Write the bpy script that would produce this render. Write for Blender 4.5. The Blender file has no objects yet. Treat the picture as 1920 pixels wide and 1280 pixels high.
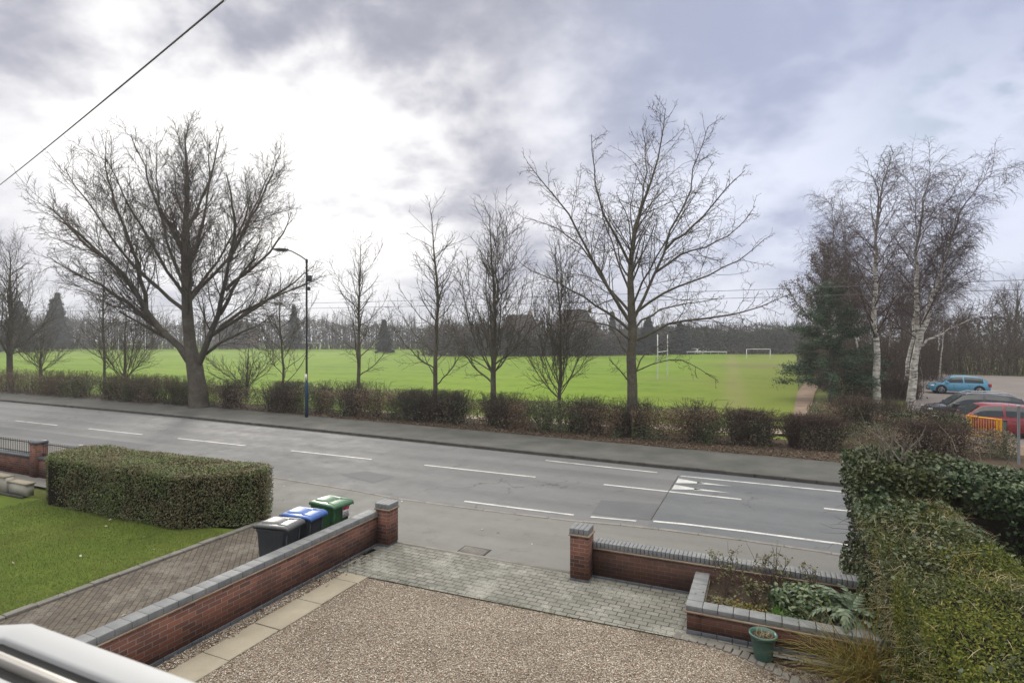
import bpy, math, random
import numpy as np
from mathutils import Vector

# ------------------------------------------------------------------ camera, sky, sun, exposure
SC = bpy.context.scene
COL = SC.collection
FPX, CAMH, YAW, HOR = 1067.0, 4.7, math.radians(24), 630.0
FW = np.array([-math.sin(YAW), math.cos(YAW), 0.0])
RT = np.array([math.cos(YAW), math.sin(YAW), 0.0])

cam_d = bpy.data.cameras.new("camera")
cam = bpy.data.objects.new("camera", cam_d)
COL.objects.link(cam)
cam.location = (0, 0, CAMH)
cam.rotation_euler = (math.radians(90), 0, YAW)
cam_d.sensor_width = 36
cam_d.lens = 36 * FPX / 1920
cam_d.shift_y = -10 / 1920
cam_d.clip_start = 0.05
cam_d.clip_end = 6000
cam_d.dof.use_dof = True
cam_d.dof.focus_distance = 22
cam_d.dof.aperture_fstop = 9
SC.camera = cam

SC.view_settings.view_transform = 'Standard'
SC.view_settings.look = 'None'
SC.view_settings.gamma = 1
SC.view_settings.exposure = 0.3

SUN_EL, SUN_AZ = math.radians(19), math.radians(24 + 23)       # azimuth left of +Y
SUN_DIR = Vector((-math.sin(SUN_AZ) * math.cos(SUN_EL), math.cos(SUN_AZ) * math.cos(SUN_EL), math.sin(SUN_EL)))
BLUE_DIR = tuple(Vector(FW + RT * 0.95 + np.array([0, 0, 0.42])).normalized())
sun_d = bpy.data.lights.new("sun", 'SUN')
sun_d.energy = 1.3
sun_d.angle = math.radians(10)
sun_d.color = (1.0, 0.95, 0.86)
sun = bpy.data.objects.new("sun", sun_d)
COL.objects.link(sun)
sun.rotation_euler = (-SUN_DIR).to_track_quat('-Z', 'Y').to_euler()

world = bpy.data.worlds.new("World")
SC.world = world
world.use_nodes = True


class NT:
    """small helper round a node tree"""
    def __init__(s, tree):
        s.t = tree
        s.t.nodes.clear()

    def n(s, typ, **kw):
        o = s.t.nodes.new(typ)
        for k, v in kw.items():
            setattr(o, k, v)
        return o

    def put(s, sock, v):
        if isinstance(v, bpy.types.NodeSocket):
            s.t.links.new(v, sock)
        elif v is not None:
            if sock.type == 'RGBA' and len(v) == 3:
                v = (*v, 1)
            sock.default_value = v

    def math(s, op, a, b=None, c=None, clamp=False):
        o = s.n('ShaderNodeMath', operation=op, use_clamp=clamp)
        for i, v in enumerate((a, b, c)):
            if v is not None:
                s.put(o.inputs[i], v)
        return o.outputs[0]

    def vmath(s, op, a, b=None):
        o = s.n('ShaderNodeVectorMath', operation=op)
        s.put(o.inputs[0], a)
        if b is not None:
            s.put(o.inputs[1], b)
        return o.outputs['Value'] if op in ('DOT_PRODUCT', 'LENGTH', 'DISTANCE') else o.outputs[0]

    def mix(s, f, a, b, blend='MIX'):
        o = s.n('ShaderNodeMix', data_type='RGBA', blend_type=blend)
        s.put(o.inputs[0], f)
        s.put(o.inputs[6], a)
        s.put(o.inputs[7], b)
        return o.outputs[2]

    def noise(s, vec, scale, detail=4, rough=0.55, dist=0.0, col=False):
        o = s.n('ShaderNodeTexNoise')
        s.put(o.inputs['Vector'], vec)
        o.inputs['Scale'].default_value = scale
        o.inputs['Detail'].default_value = detail
        o.inputs['Roughness'].default_value = rough
        o.inputs['Distortion'].default_value = dist
        return o.outputs['Color' if col else 'Fac']

    def smooth(s, v, a, b, c=0.0, d=1.0):
        o = s.n('ShaderNodeMapRange', interpolation_type='SMOOTHSTEP')
        s.put(o.inputs[0], v)
        for i, x in enumerate((a, b, c, d)):
            o.inputs[i + 1].default_value = x
        return o.outputs[0]

    def ramp(s, f, stops, interp='LINEAR'):
        o = s.n('ShaderNodeValToRGB')
        o.color_ramp.interpolation = interp
        el = o.color_ramp.elements
        while len(el) > 1:
            el.remove(el[-1])
        el[0].position = stops[0][0]
        el[0].color = (*stops[0][1], 1)
        for p, c in stops[1:]:
            e = el.new(p)
            e.color = (*c, 1)
        s.put(o.inputs[0], f)
        return o.outputs[0]


def build_world():
    w = NT(world.node_tree)
    d = w.n('ShaderNodeTexCoord').outputs['Generated']
    d = w.vmath('NORMALIZE', d)
    sep = w.n('ShaderNodeSeparateXYZ')
    w.put(sep.inputs[0], d)
    z = w.math('MAXIMUM', sep.outputs[2], 0.0)
    den = w.math('ADD', z, 0.42)
    comb = w.n('ShaderNodeCombineXYZ')
    w.put(comb.inputs[0], w.math('DIVIDE', sep.outputs[0], den))
    w.put(comb.inputs[1], w.math('DIVIDE', sep.outputs[1], den))
    p = comb.outputs[0]
    mp = w.n('ShaderNodeMapping')
    w.put(mp.inputs[0], p)
    mp.inputs['Location'].default_value = (2.4, 13.6, 0)
    mp.inputs['Rotation'].default_value = (0, 0, math.radians(-20))
    mp.inputs['Scale'].default_value = (1.7, 1.9, 1)
    p = mp.outputs[0]
    n1 = w.noise(p, 1.2, 6, 0.5, 0.25)
    n2 = w.noise(p, 3.0, 6, 0.52, 0.2)
    n3 = w.noise(p, 8.0, 4, 0.5, 0.2)
    dens = w.math('ADD', w.math('ADD', w.math('MULTIPLY', n1, 0.55), w.math('MULTIPLY', n2, 0.33)), w.math('MULTIPLY', n3, 0.12))
    sd = w.vmath('DOT_PRODUCT', d, tuple(SUN_DIR))
    glow = w.smooth(sd, 0.915, 0.992)                 # bright part of the cloud sheet round the sun
    wide = w.smooth(sd, 0.45, 0.95)
    # cloud thickness: more of it higher up, less near the sun
    thick = w.math('ADD', dens, w.math('MULTIPLY', w.smooth(z, 0.24, 0.44), 0.125))
    thick = w.math('SUBTRACT', thick, w.math('MULTIPLY', glow, 0.06))
    k = w.smooth(thick, 0.40, 0.66)
    grey = w.mix(wide, (0.36, 0.375, 0.45), (0.34, 0.35, 0.42))
    white = w.mix(wide, (0.70, 0.71, 0.77), (0.76, 0.755, 0.79))
    cloud = w.mix(k, white, grey)
    # thin bluish cloud to the right, away from the sun
    cool = w.smooth(w.vmath('DOT_PRODUCT', d, BLUE_DIR), 0.70, 0.99)
    cloud = w.mix(w.math('MULTIPLY', cool, 0.6), cloud, w.mix(k, (0.64, 0.70, 0.88), (0.36, 0.42, 0.62)))
    cloud = w.mix(w.math('MULTIPLY', glow, w.math('SUBTRACT', 1.0, k)), cloud, (1.02, 1.0, 0.98))
    hz = w.smooth(z, 0.0, 0.16, 1.0, 0.0)
    cloud = w.mix(w.math('MULTIPLY', hz, 0.5), cloud, (0.66, 0.68, 0.74))
    # overcast sky brightens overhead; boosted above the view to fill-light the foreground
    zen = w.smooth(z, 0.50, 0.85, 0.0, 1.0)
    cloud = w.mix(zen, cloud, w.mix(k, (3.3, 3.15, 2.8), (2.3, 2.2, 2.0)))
    sky = w.n('ShaderNodeTexSky', sky_type='NISHITA')
    sky.sun_disc = False
    sky.sun_elevation = SUN_EL
    sky.sun_rotation = -SUN_AZ
    bsky = w.n('ShaderNodeBackground')
    w.put(bsky.inputs[0], sky.outputs[0])
    bsky.inputs[1].default_value = 0.09
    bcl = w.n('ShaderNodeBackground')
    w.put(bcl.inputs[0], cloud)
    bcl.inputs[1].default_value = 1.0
    # gaps of blue, only away from the sun
    gap = w.math('MULTIPLY', w.smooth(dens, 0.47, 0.38), w.math('MULTIPLY', w.smooth(sd, 0.72, 0.45), w.smooth(z, .18, .3)))
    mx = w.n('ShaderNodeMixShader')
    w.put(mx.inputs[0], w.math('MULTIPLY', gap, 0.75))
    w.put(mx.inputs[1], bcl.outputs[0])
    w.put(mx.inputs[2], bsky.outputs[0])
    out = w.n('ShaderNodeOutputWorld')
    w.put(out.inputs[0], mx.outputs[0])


build_world()

# ------------------------------------------------------------------ mesh helpers
RNG = np.random.default_rng(7)


def G(u, v, z=0.0):
    """world point seen at photo pixel u,v at height z"""
    d = FPX * (CAMH - z) / (v - HOR)
    p = d * FW + (u - 960) / FPX * d * RT
    return np.array([p[0], p[1], z])


class MB:
    def __init__(s):
        s.v, s.q, s.t, s.uvq, s.uvt, s.nv = [], [], [], [], [], 0
        s.has_uv = False

    def add(s, v, q=None, t=None, uvq=None, uvt=None):
        v = np.asarray(v, float).reshape(-1, 3)
        s.v.append(v)
        if q is not None and len(q):
            q = np.asarray(q, int).reshape(-1, 4)
            s.q.append(q + s.nv)
            s.uvq.append(np.zeros((len(q), 4, 2)) if uvq is None else np.asarray(uvq, float))
        if t is not None and len(t):
            t = np.asarray(t, int).reshape(-1, 3)
            s.t.append(t + s.nv)
            s.uvt.append(np.zeros((len(t), 3, 2)) if uvt is None else np.asarray(uvt, float))
        if uvq is not None or uvt is not None:
            s.has_uv = True
        s.nv += len(v)
        return s

    def box(s, x0, x1, y0, y1, z0, z1, taper=0.0, faces='all'):
        c = np.array([[x0, y0, z0], [x1, y0, z0], [x1, y1, z0], [x0, y1, z0],
                      [x0 + taper, y0 + taper, z1], [x1 - taper, y0 + taper, z1], [x1 - taper, y1 - taper, z1], [x0 + taper, y1 - taper, z1]], float)
        f = np.array([[0, 3, 2, 1], [4, 5, 6, 7], [0, 1, 5, 4], [1, 2, 6, 5], [2, 3, 7, 6], [3, 0, 4, 7]])
        ax = [(0, 1), (0, 1), (0, 2), (1, 2), (0, 2), (1, 2)]
        uv = np.stack([c[f[i]][:, ax[i]] for i in range(6)])
        return s.add(c, f, uvq=uv)

    def obox(s, p0, p1, w, h, z0=None):
        """box along the segment p0-p1 (3D), width w across, height h (centred unless z0)"""
        p0, p1 = np.asarray(p0, float), np.asarray(p1, float)
        d = p1 - p0
        L = np.linalg.norm(d)
        d = d / L
        up = np.array([0, 0, 1.0]) if abs(d[2]) < 0.95 else np.array([0, 1.0, 0])
        sd = np.cross(d, up)
        sd /= np.linalg.norm(sd)
        up = np.cross(sd, d)
        c = []
        for p in (p0, p1):
            for a, b in ((-1, -1), (1, -1), (1, 1), (-1, 1)):
                c.append(p + sd * a * w / 2 + up * b * h / 2)
        f = [[0, 1, 2, 3], [7, 6, 5, 4], [0, 4, 5, 1], [1, 5, 6, 2], [2, 6, 7, 3], [3, 7, 4, 0]]
        return s.add(c, f)

    def tubes(s, P, R, sides=4, cap=False):
        P = np.asarray(P, float)
        R = np.asarray(R, float)
        N, K, _ = P.shape
        T = np.gradient(P, axis=1)
        T /= np.linalg.norm(T, axis=2, keepdims=True) + 1e-9
        ref = np.tile(np.array([0.31, 0.83, 0.47]), (N, 1))
        bad = np.abs((T[:, 0] * ref).sum(1)) > 0.9
        ref[bad] = np.array([0.9, -0.3, 0.2])
        U = ref[:, None, :] - T * (T * ref[:, None, :]).sum(2, keepdims=True)
        U /= np.linalg.norm(U, axis=2, keepdims=True) + 1e-9
        V = np.cross(T, U)
        a = np.arange(sides) / sides * 2 * math.pi
        ring = (U[:, :, None, :] * np.cos(a)[None, None, :, None] + V[:, :, None, :] * np.sin(a)[None, None, :, None])
        verts = P[:, :, None, :] + ring * R[:, :, None, None]
        idx = np.arange(N * K * sides).reshape(N, K, sides)
        nx = np.roll(idx, -1, axis=2)
        q = np.stack([idx[:, :-1], nx[:, :-1], nx[:, 1:], idx[:, 1:]], axis=-1).reshape(-1, 4)
        s.add(verts.reshape(-1, 3), q)
        if cap:
            for n in range(N):
                for kk in (0, K - 1):
                    c = P[n, kk]
                    r = verts[n, kk]
                    s.add(np.vstack([r, c[None]]), t=[[i, (i + 1) % sides, sides] for i in range(sides)])
        return s

    def lathe(s, prof, seg=24, at=(0, 0, 0), axis='z'):
        pr = np.asarray(prof, float)
        a = np.arange(seg) / seg * 2 * math.pi
        x = pr[:, 0][:, None] * np.cos(a)
        y = pr[:, 0][:, None] * np.sin(a)
        z = np.repeat(pr[:, 1][:, None], seg, 1)
        v = np.stack([x, y, z], -1)
        if axis == 'y':
            v = v[..., [0, 2, 1]]
        if axis == 'x':
            v = v[..., [2, 0, 1]]
        idx = np.arange(len(pr) * seg).reshape(len(pr), seg)
        nx = np.roll(idx, -1, 1)
        q = np.stack([idx[:-1], nx[:-1], nx[1:], idx[1:]], -1).reshape(-1, 4)
        return s.add(v.reshape(-1, 3) + np.asarray(at, float), q)

    def leaves(s, C, N, size, rng, aspect=0.62, tilt=0.7, fold=0.0):
        """rhombic leaves, each its own island"""
        C = np.asarray(C, float)
        n = len(C)
        Nn = np.asarray(N, float) + rng.normal(0, tilt, (n, 3))
        Nn /= np.linalg.norm(Nn, axis=1, keepdims=True) + 1e-9
        a = rng.normal(0, 1, (n, 3))
        U = a - Nn * (a * Nn).sum(1, keepdims=True)
        U /= np.linalg.norm(U, axis=1, keepdims=True) + 1e-9
        V = np.cross(Nn, U)
        sz = (np.asarray(size) * rng.uniform(0.6, 1.3, n))[:, None]
        v = np.stack([C - U * sz * .5, C + V * sz * aspect * .5 + U * sz * 0.06 + Nn * sz * fold, C + U * sz * .55, C - V * sz * aspect * .5 + U * sz * 0.06 + Nn * sz * fold], 1)
        q = np.arange(n * 4).reshape(n, 4)
        return s.add(v.reshape(-1, 3), q)

    def blades(s, B, D, L, w, rng, K=4, droop=0.5):
        """long tapered leaves from base points B in directions D"""
        B = np.asarray(B, float)
        D = np.asarray(D, float)
        n = len(B)
        D = D / np.linalg.norm(D, axis=1, keepdims=True)
        L = np.broadcast_to(np.asarray(L, float), (n,))
        pts = [B]
        d = D.copy()
        p = B.copy()
        for k in range(K):
            p = p + d * (L / K)[:, None]
            pts.append(p)
            d = d + np.array([0, 0, -droop / K * 1.6])
            d /= np.linalg.norm(d, axis=1, keepdims=True)
        P = np.stack(pts, 1)
        sd = np.cross(D, np.array([0, 0, 1.0])) + rng.normal(0, .15, (n, 3))
        sd /= np.linalg.norm(sd, axis=1, keepdims=True) + 1e-9
        t = np.linspace(0, 1, K + 1)
        ww = np.broadcast_to(np.asarray(w, float), (n,))[:, None] * (np.sin(np.clip(t * 0.86 + 0.14, 0, 1) * math.pi) ** 0.7 * .5 + .03)[None]
        A = P + sd[:, None] * ww[..., None]
        Bv = P - sd[:, None] * ww[..., None]
        v = np.stack([A, Bv], 2)
        idx = np.arange(n * (K + 1) * 2).reshape(n, K + 1, 2)
        q = np.stack([idx[:, :-1, 0], idx[:, :-1, 1], idx[:, 1:, 1], idx[:, 1:, 0]], -1).reshape(-1, 4)
        return s.add(v.reshape(-1, 3), q)

    def poly(s, pts, z=None):
        """flat polygon (triangle fan, convex or star-shaped from its centre)"""
        p = np.array([(x[0], x[1], x[2] if z is None else z) for x in pts], float)
        c = p.mean(0)
        n = len(p)
        return s.add(np.vstack([p, c]), t=[[i, (i + 1) % n, n] for i in range(n)])

    def strip(s, A, B):
        """quads between two polylines"""
        A, B = np.asarray(A, float), np.asarray(B, float)
        n = len(A)
        v = np.vstack([A, B])
        return s.add(v, [[i, i + 1, n + i + 1, n + i] for i in range(n - 1)])

    def build(s, name, mat, parent=None, smooth=False, bevel=0.0):
        v = np.vstack(s.v)
        q = np.vstack(s.q) if s.q else np.zeros((0, 4), int)
        t = np.vstack(s.t) if s.t else np.zeros((0, 3), int)
        me = bpy.data.meshes.new(name)
        me.vertices.add(len(v))
        me.vertices.foreach_set('co', v.astype(np.float32).ravel())
        loops = np.concatenate([q.ravel(), t.ravel()])
        me.loops.add(len(loops))
        me.loops.foreach_set('vertex_index', loops.astype(np.int32))
        st = np.concatenate([np.arange(len(q)) * 4, len(q) * 4 + np.arange(len(t)) * 3])
        me.polygons.add(len(st))
        me.polygons.foreach_set('loop_start', st.astype(np.int32))
        if s.has_uv:
            uv = np.concatenate([np.concatenate(s.uvq).reshape(-1, 2) if s.q else np.zeros((0, 2)), np.concatenate(s.uvt).reshape(-1, 2) if s.t else np.zeros((0, 2))])
            me.uv_layers.new(name='metres').data.foreach_set('uv', uv.astype(np.float32).ravel())
        me.update(calc_edges=True)
        me.validate()
        if smooth:
            me.polygons.foreach_set('use_smooth', np.ones(len(me.polygons), bool))
        me.materials.append(mat)
        o = bpy.data.objects.new(name, me)
        COL.objects.link(o)
        if parent is not None:
            o.parent = parent
        if bevel:
            m = o.modifiers.new('bevel', 'BEVEL')
            m.width = bevel
            m.segments = 2
            m.limit_method = 'ANGLE'
        return o


def tag(o, label=None, cat=None, group=None, kind=None):
    if label: o['label'] = label
    if cat: o['category'] = cat
    if group: o['group'] = group
    if kind: o['kind'] = kind
    return o


def thing(name, label, cat, loc=(0, 0, 0), rz=0.0, group=None):
    o = bpy.data.objects.new(name, None)
    o.empty_display_size = 0.2
    COL.objects.link(o)
    o.location = loc
    o.rotation_euler = (0, 0, rz)
    return tag(o, label, cat, group)


def dup(root, label, loc, rz=0.0, scale=1.0, group=None):
    """a copy of a thing with copies of its parts and sub-parts"""
    r = root.copy()
    COL.objects.link(r)
    r.location = loc
    r.rotation_euler = (0, 0, rz)
    r.scale = (scale,) * 3 if np.isscalar(scale) else scale
    r['label'] = label
    if group: r['group'] = group
    for ch in list(root.children):
        c = ch.copy()
        COL.objects.link(c)
        c.parent = r
        for g in ch.children:
            e = g.copy()
            COL.objects.link(e)
            e.parent = c
    return r


# ------------------------------------------------------------------ materials
def base_mat(name, rough=0.8, spec=0.3):
    m = bpy.data.materials.new(name)
    m.use_nodes = True
    t = NT(m.node_tree)
    b = t.n('ShaderNodeBsdfPrincipled')
    b.inputs['Roughness'].default_value = rough
    b.inputs['Specular IOR Level'].default_value = spec
    o = t.n('ShaderNodeOutputMaterial')
    t.put(o.inputs[0], b.outputs[0])
    return m, t, b


def bump(t, b, h, strength=0.3, dist=0.02):
    o = t.n('ShaderNodeBump')
    o.inputs['Strength'].default_value = strength
    o.inputs['Distance'].default_value = dist
    t.put(o.inputs['Height'], h)
    t.put(b.inputs['Normal'], o.outputs[0])


def noisy(name, cols, scale=2.0, fine=40.0, rough=0.85, spec=0.3, bmp=0.2, bdist=0.01, fine_amt=0.35, lo=0.3, hi=0.7, metallic=0):
    """object-space mottled material: ramp over a broad noise with a finer speckle on top"""
    m, t, b = base_mat(name, rough, spec)
    c = t.n('ShaderNodeTexCoord').outputs['Object']
    n1 = t.noise(c, scale, 5, 0.6)
    n2 = t.noise(c, fine, 3, 0.6)
    f = t.math('ADD', t.math('MULTIPLY', n1, 1 - fine_amt), t.math('MULTIPLY', n2, fine_amt))
    k = len(cols)
    col = t.ramp(f, [(lo + (hi - lo) * i / max(1, k - 1), cc) for i, cc in enumerate(cols)])
    t.put(b.inputs['Base Color'], col)
    b.inputs['Metallic'].default_value = metallic
    if bmp:
        bump(t, b, f, bmp, bdist)
    return m


def plain(name, col, rough=0.5, spec=0.5, metallic=0.0, coat=0.0, var=0.12, scale=6.0):
    m, t, b = base_mat(name, rough, spec)
    c = t.n('ShaderNodeTexCoord').outputs['Object']
    n = t.noise(c, scale, 4, 0.6)
    dark = tuple(x * (1 - var) for x in col)
    lite = tuple(min(1, x * (1 + var)) for x in col)
    t.put(b.inputs['Base Color'], t.ramp(n, [(0.3, dark), (0.7, lite)]))
    b.inputs['Metallic'].default_value = metallic
    b.inputs['Coat Weight'].default_value = coat
    b.inputs['Coat Roughness'].default_value = 0.05
    t.put(b.inputs['Roughness'], t.math('ADD', rough - 0.04, t.math('MULTIPLY', n, 0.08)))
    return m


def leafy(name, cols, rough=0.5, spec=0.4, trans=0.25, patch=None, patch_scale=0.7):
    """per-leaf colour from island randomness; optional patches of a second palette"""
    m, t, b = base_mat(name, rough, spec)
    g = t.n('ShaderNodeNewGeometry')
    r = g.outputs['Random Per Island']
    k = len(cols)
    col = t.ramp(r, [(i / max(1, k - 1), c) for i, c in enumerate(cols)])
    if patch:
        col2 = t.ramp(r, [(i / max(1, len(patch) - 1), c) for i, c in enumerate(patch)])
        c = t.n('ShaderNodeTexCoord').outputs['Object']
        f = t.smooth(t.noise(c, patch_scale, 4, 0.6), 0.44, 0.58)
        col = t.mix(f, col, col2)
    t.put(b.inputs['Base Color'], col)
    if trans:
        tr = t.n('ShaderNodeBsdfTranslucent')
        t.put(tr.inputs[0], col)
        mx = t.n('ShaderNodeMixShader')
        mx.inputs[0].default_value = trans
        t.put(mx.inputs[1], b.outputs[0])
        t.put(mx.inputs[2], tr.outputs[0])
        out = [n for n in t.t.nodes if n.type == 'OUTPUT_MATERIAL'][0]
        t.put(out.inputs[0], mx.outputs[0])
    return m


def brick_mat(name, c1, c2, mortar, bw=0.225, bh=0.075, msize=0.006, use_uv=True, dark=None, rough=0.85, offset=0.5, bmp=0.5, rot=0.0, moss=None, moss_amt=0.0):
    m, t, b = base_mat(name, rough, 0.25)
    tc = t.n('ShaderNodeTexCoord')
    vec = tc.outputs['UV' if use_uv else 'Object']
    if rot:
        mp = t.n('ShaderNodeMapping')
        t.put(mp.inputs[0], vec)
        mp.inputs['Rotation'].default_value = (0, 0, rot)
        vec = mp.outputs[0]
    # let the courses wander a little
    wob = t.noise(tc.outputs['Object'], 3.0, 2, 0.5, col=True)
    vec = t.vmath('ADD', vec, t.vmath('MULTIPLY', t.vmath('SUBTRACT', wob, (0.5, 0.5, 0.5)), (0.012, 0.012, 0)))
    br = t.n('ShaderNodeTexBrick')
    t.put(br.inputs['Vector'], vec)
    br.offset = offset
    br.inputs['Scale'].default_value = 1.0
    br.inputs['Brick Width'].default_value = bw
    br.inputs['Row Height'].default_value = bh
    br.inputs['Mortar Size'].default_value = msize
    br.inputs['Mortar Smooth'].default_value = 0.3
    br.inputs['Bias'].default_value = 0.0
    t.put(br.inputs['Color1'], c1)
    t.put(br.inputs['Color2'], c2)
    t.put(br.inputs['Mortar'], mortar)
    n = t.noise(tc.outputs['Object'], 1.6, 5, 0.65)
    n2 = t.noise(tc.outputs['Object'], 60, 3, 0.6)
    col = t.mix(t.smooth(n, 0.40, 0.72, 0, .55), br.outputs['Color'], dark if dark else tuple(x * .6 for x in c1))
    col = t.mix(0.35, col, t.ramp(n2, [(0.3, (0.25, 0.25, 0.25)), (0.7, (1, 1, 1))]), 'MULTIPLY')
    if moss:
        f = t.math('MULTIPLY', t.smooth(t.noise(tc.outputs['Object'], 1.1, 6, 0.7), 0.48, 0.62), moss_amt)
        f = t.math('MULTIPLY', f, t.smooth(n2, 0.4, 0.55))
        col = t.mix(f, col, moss)
    t.put(b.inputs['Base Color'], col)
    h = t.math('ADD', t.math('MULTIPLY', t.math('SUBTRACT', 1.0, br.outputs['Fac']), 1.0), t.math('MULTIPLY', n2, 0.25))
    bump(t, b, h, bmp, 0.008)
    return m


M = {}
def road_mat(name, c0, c1, c2, tracks, cracks=.6):
    """worn asphalt: aggregate speckle, polished wheel tracks, stains, oil drips, cracks and faint joints"""
    m, t, b = base_mat(name, 0.8, 0.3)
    c = t.n('ShaderNodeTexCoord').outputs['Object']
    sep = t.n('ShaderNodeSeparateXYZ')
    t.put(sep.inputs[0], c)
    big = t.noise(c, 0.22, 6, 0.65)
    mp = t.n('ShaderNodeMapping')
    t.put(mp.inputs[0], c)
    mp.inputs['Scale'].default_value = (0.12, 1.6, 1)
    streak = t.noise(mp.outputs[0], 1.0, 5, 0.6)
    agg = t.noise(c, 75, 3, 0.75)
    f = t.math('ADD', t.math('ADD', t.math('MULTIPLY', big, .38), t.math('MULTIPLY', streak, .30)), t.math('MULTIPLY', agg, .32))
    col = t.ramp(f, [(.34, c0), (.5, c1), (.64, c2)])
    # paler wheel tracks, darker strip of drips between them
    w_ = t.math('SINE', t.math('MULTIPLY', t.math('ADD', t.math('SUBTRACT', sep.outputs[1], 14.2), t.math('MULTIPLY', streak, .5)), 6.283 / 1.72))
    col = t.mix(t.math('MULTIPLY', t.smooth(w_, -.6, .9), tracks), col, tuple(x * 1.25 for x in c2))
    col = t.mix(t.math('MULTIPLY', t.smooth(w_, -.3, -1.0), tracks * .7), col, tuple(x * .72 for x in c0))
    st = t.noise(c, 1.7, 6, 0.7)
    col = t.mix(t.smooth(st, .60, .72, 0, .45), col, tuple(x * .62 for x in c0))
    cr = t.n('ShaderNodeTexVoronoi', feature='DISTANCE_TO_EDGE')
    t.put(cr.inputs['Vector'], t.vmath('ADD', c, t.vmath('MULTIPLY', t.noise(c, 1.2, 4, .6, col=True), (1.6, 1.6, 0))))
    cr.inputs['Scale'].default_value = .33
    crack = t.math('MULTIPLY', t.smooth(cr.outputs['Distance'], .0, .012, 1, 0), t.smooth(big, .5, .58, 0, cracks))
    col = t.mix(crack, col, (.035, .035, .036))
    t.put(b.inputs['Base Color'], col)
    t.put(b.inputs['Roughness'], t.smooth(st, .3, .7, .68, .88))
    bump(t, b, agg, .35, .004)
    return m


M['asphalt'] = road_mat('asphalt', (.105, .107, .112), (.132, .134, .139), (.165, .167, .171), .2)
M['asphalt_new'] = road_mat('asphalt_new', (.092, .098, .108), (.117, .124, .134), (.145, .151, .16), .15)
M['asphalt_patch'] = noisy('asphalt_patch', [(.085, .088, .096), (.108, .112, .12), (.14, .143, .15)], 0.6, 110, 0.8, 0.3, 0.25, 0.004, 0.5)
M['pavement'] = road_mat('pavement', (.125, .124, .12), (.158, .156, .15), (.192, .189, .182), .04, .2)
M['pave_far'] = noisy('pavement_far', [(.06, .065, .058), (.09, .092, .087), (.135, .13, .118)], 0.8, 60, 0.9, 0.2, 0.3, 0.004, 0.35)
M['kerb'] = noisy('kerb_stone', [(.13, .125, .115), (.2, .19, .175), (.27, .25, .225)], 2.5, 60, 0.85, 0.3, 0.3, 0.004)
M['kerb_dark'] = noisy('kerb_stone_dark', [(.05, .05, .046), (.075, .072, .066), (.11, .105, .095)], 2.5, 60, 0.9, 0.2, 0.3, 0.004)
M['litter'] = noisy('leaf_mould', [(.035, .028, .02), (.075, .055, .04), (.12, .09, .065)], 1.2, 25, 0.95, 0.1, 0.5, 0.02, 0.5)
M['soil'] = noisy('garden_soil', [(.02, .016, .012), (.045, .035, .026), (.07, .055, .04)], 3, 40, 0.95, 0.1, 0.7, 0.03, 0.5)
M['sand_path'] = noisy('pale_gravel_path', [(.24, .2, .15), (.32, .275, .215), (.4, .35, .28)], 0.8, 50, 0.95, 0.1, 0.3, 0.01, 0.4)
M['dirt_path'] = noisy('brown_dirt_path', [(.14, .10, .075), (.2, .15, .115), (.27, .215, .175)], 0.8, 20, 0.95, 0.1, 0.3, 0.01, 0.3)
M['car_park'] = noisy('car_park_surface', [(.14, .12, .115), (.185, .165, .16), (.23, .205, .2)], 0.2, 20, 0.9, 0.2, 0.2, 0.01, 0.35)
M['rough_grass'] = noisy('rough_grass', [(.05, .06, .02), (.085, .10, .03), (.11, .12, .045)], 0.25, 6, 0.95, 0.1, 0.4, 0.03, 0.4)
M['lawn'] = noisy('lawn_turf', [(.05, .065, .018), (.09, .13, .022), (.14, .175, .04)], 0.8, 35, 0.95, 0.1, 0.6, 0.02, 0.5)
M['slab'] = noisy('concrete_slab', [(.22, .195, .15), (.29, .26, .205), (.36, .325, .26)], 1.6, 60, 0.9, 0.2, 0.2, 0.003, 0.35)
M['edging'] = noisy('edging_stone', [(.12, .115, .105), (.18, .17, .155), (.24, .23, .21)], 3, 60, 0.9, 0.2, 0.3, 0.004)
M['blue_brick'] = noisy('blue_brick', [(.055, .06, .07), (.085, .095, .11), (.13, .145, .165)], 5, 70, 0.42, 0.5, 0.2, 0.003, 0.4)
M['blue_brick_lite'] = noisy('weathered_blue_brick', [(.11, .117, .125), (.165, .173, .182), (.235, .24, .245)], 4, 70, 0.62, 0.5, 0.2, 0.003, 0.4)
M['creasing'] = noisy('creasing_tile', [(.2, .15, .11), (.28, .215, .16), (.34, .28, .22)], 6, 60, 0.9, 0.2, 0.3, 0.004)
M['brick'] = brick_mat('red_brickwork', (.225, .088, .058), (.10, .048, .04), (.21, .19, .165), dark=(.06, .036, .032))
M['brick_dark'] = brick_mat('dark_brickwork', (.13, .055, .038), (.09, .045, .035), (.12, .105, .09), dark=(.04, .032, .026))  # darker bricks and mortar than the red brickwork
M['setts'] = brick_mat('grey_block_paving', (.255, .25, .225), (.18, .18, .16), (.05, .046, .04), 0.215, 0.13, 0.010, False, (.13, .132, .115), 0.9, 0.5, 0.6, 0.02, (.42, .42, .38), 0.5)
M['brick_path'] = brick_mat('buff_brick_path', (.165, .14, .115), (.115, .10, .085), (.045, .04, .032), 0.21, 0.105, 0.008, False, (.075, .068, .06), 0.9, 0.5, 0.6, math.radians(46), (.28, .26, .23), 0.5)
M['white_paint'] = noisy('road_paint', [(.20, .20, .198), (.45, .455, .445), (.62, .62, .605)], 2.2, 45, 0.7, 0.3, 0.1, 0.002, 0.55, 0.34, 0.56)
M['worn_paint'] = noisy('worn_road_paint', [(.2, .205, .21), (.42, .43, .42), (.60, .6, .58)], 3, 90, 0.7, 0.3, 0.1, 0.002, 0.6, 0.3, 0.6)
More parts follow.
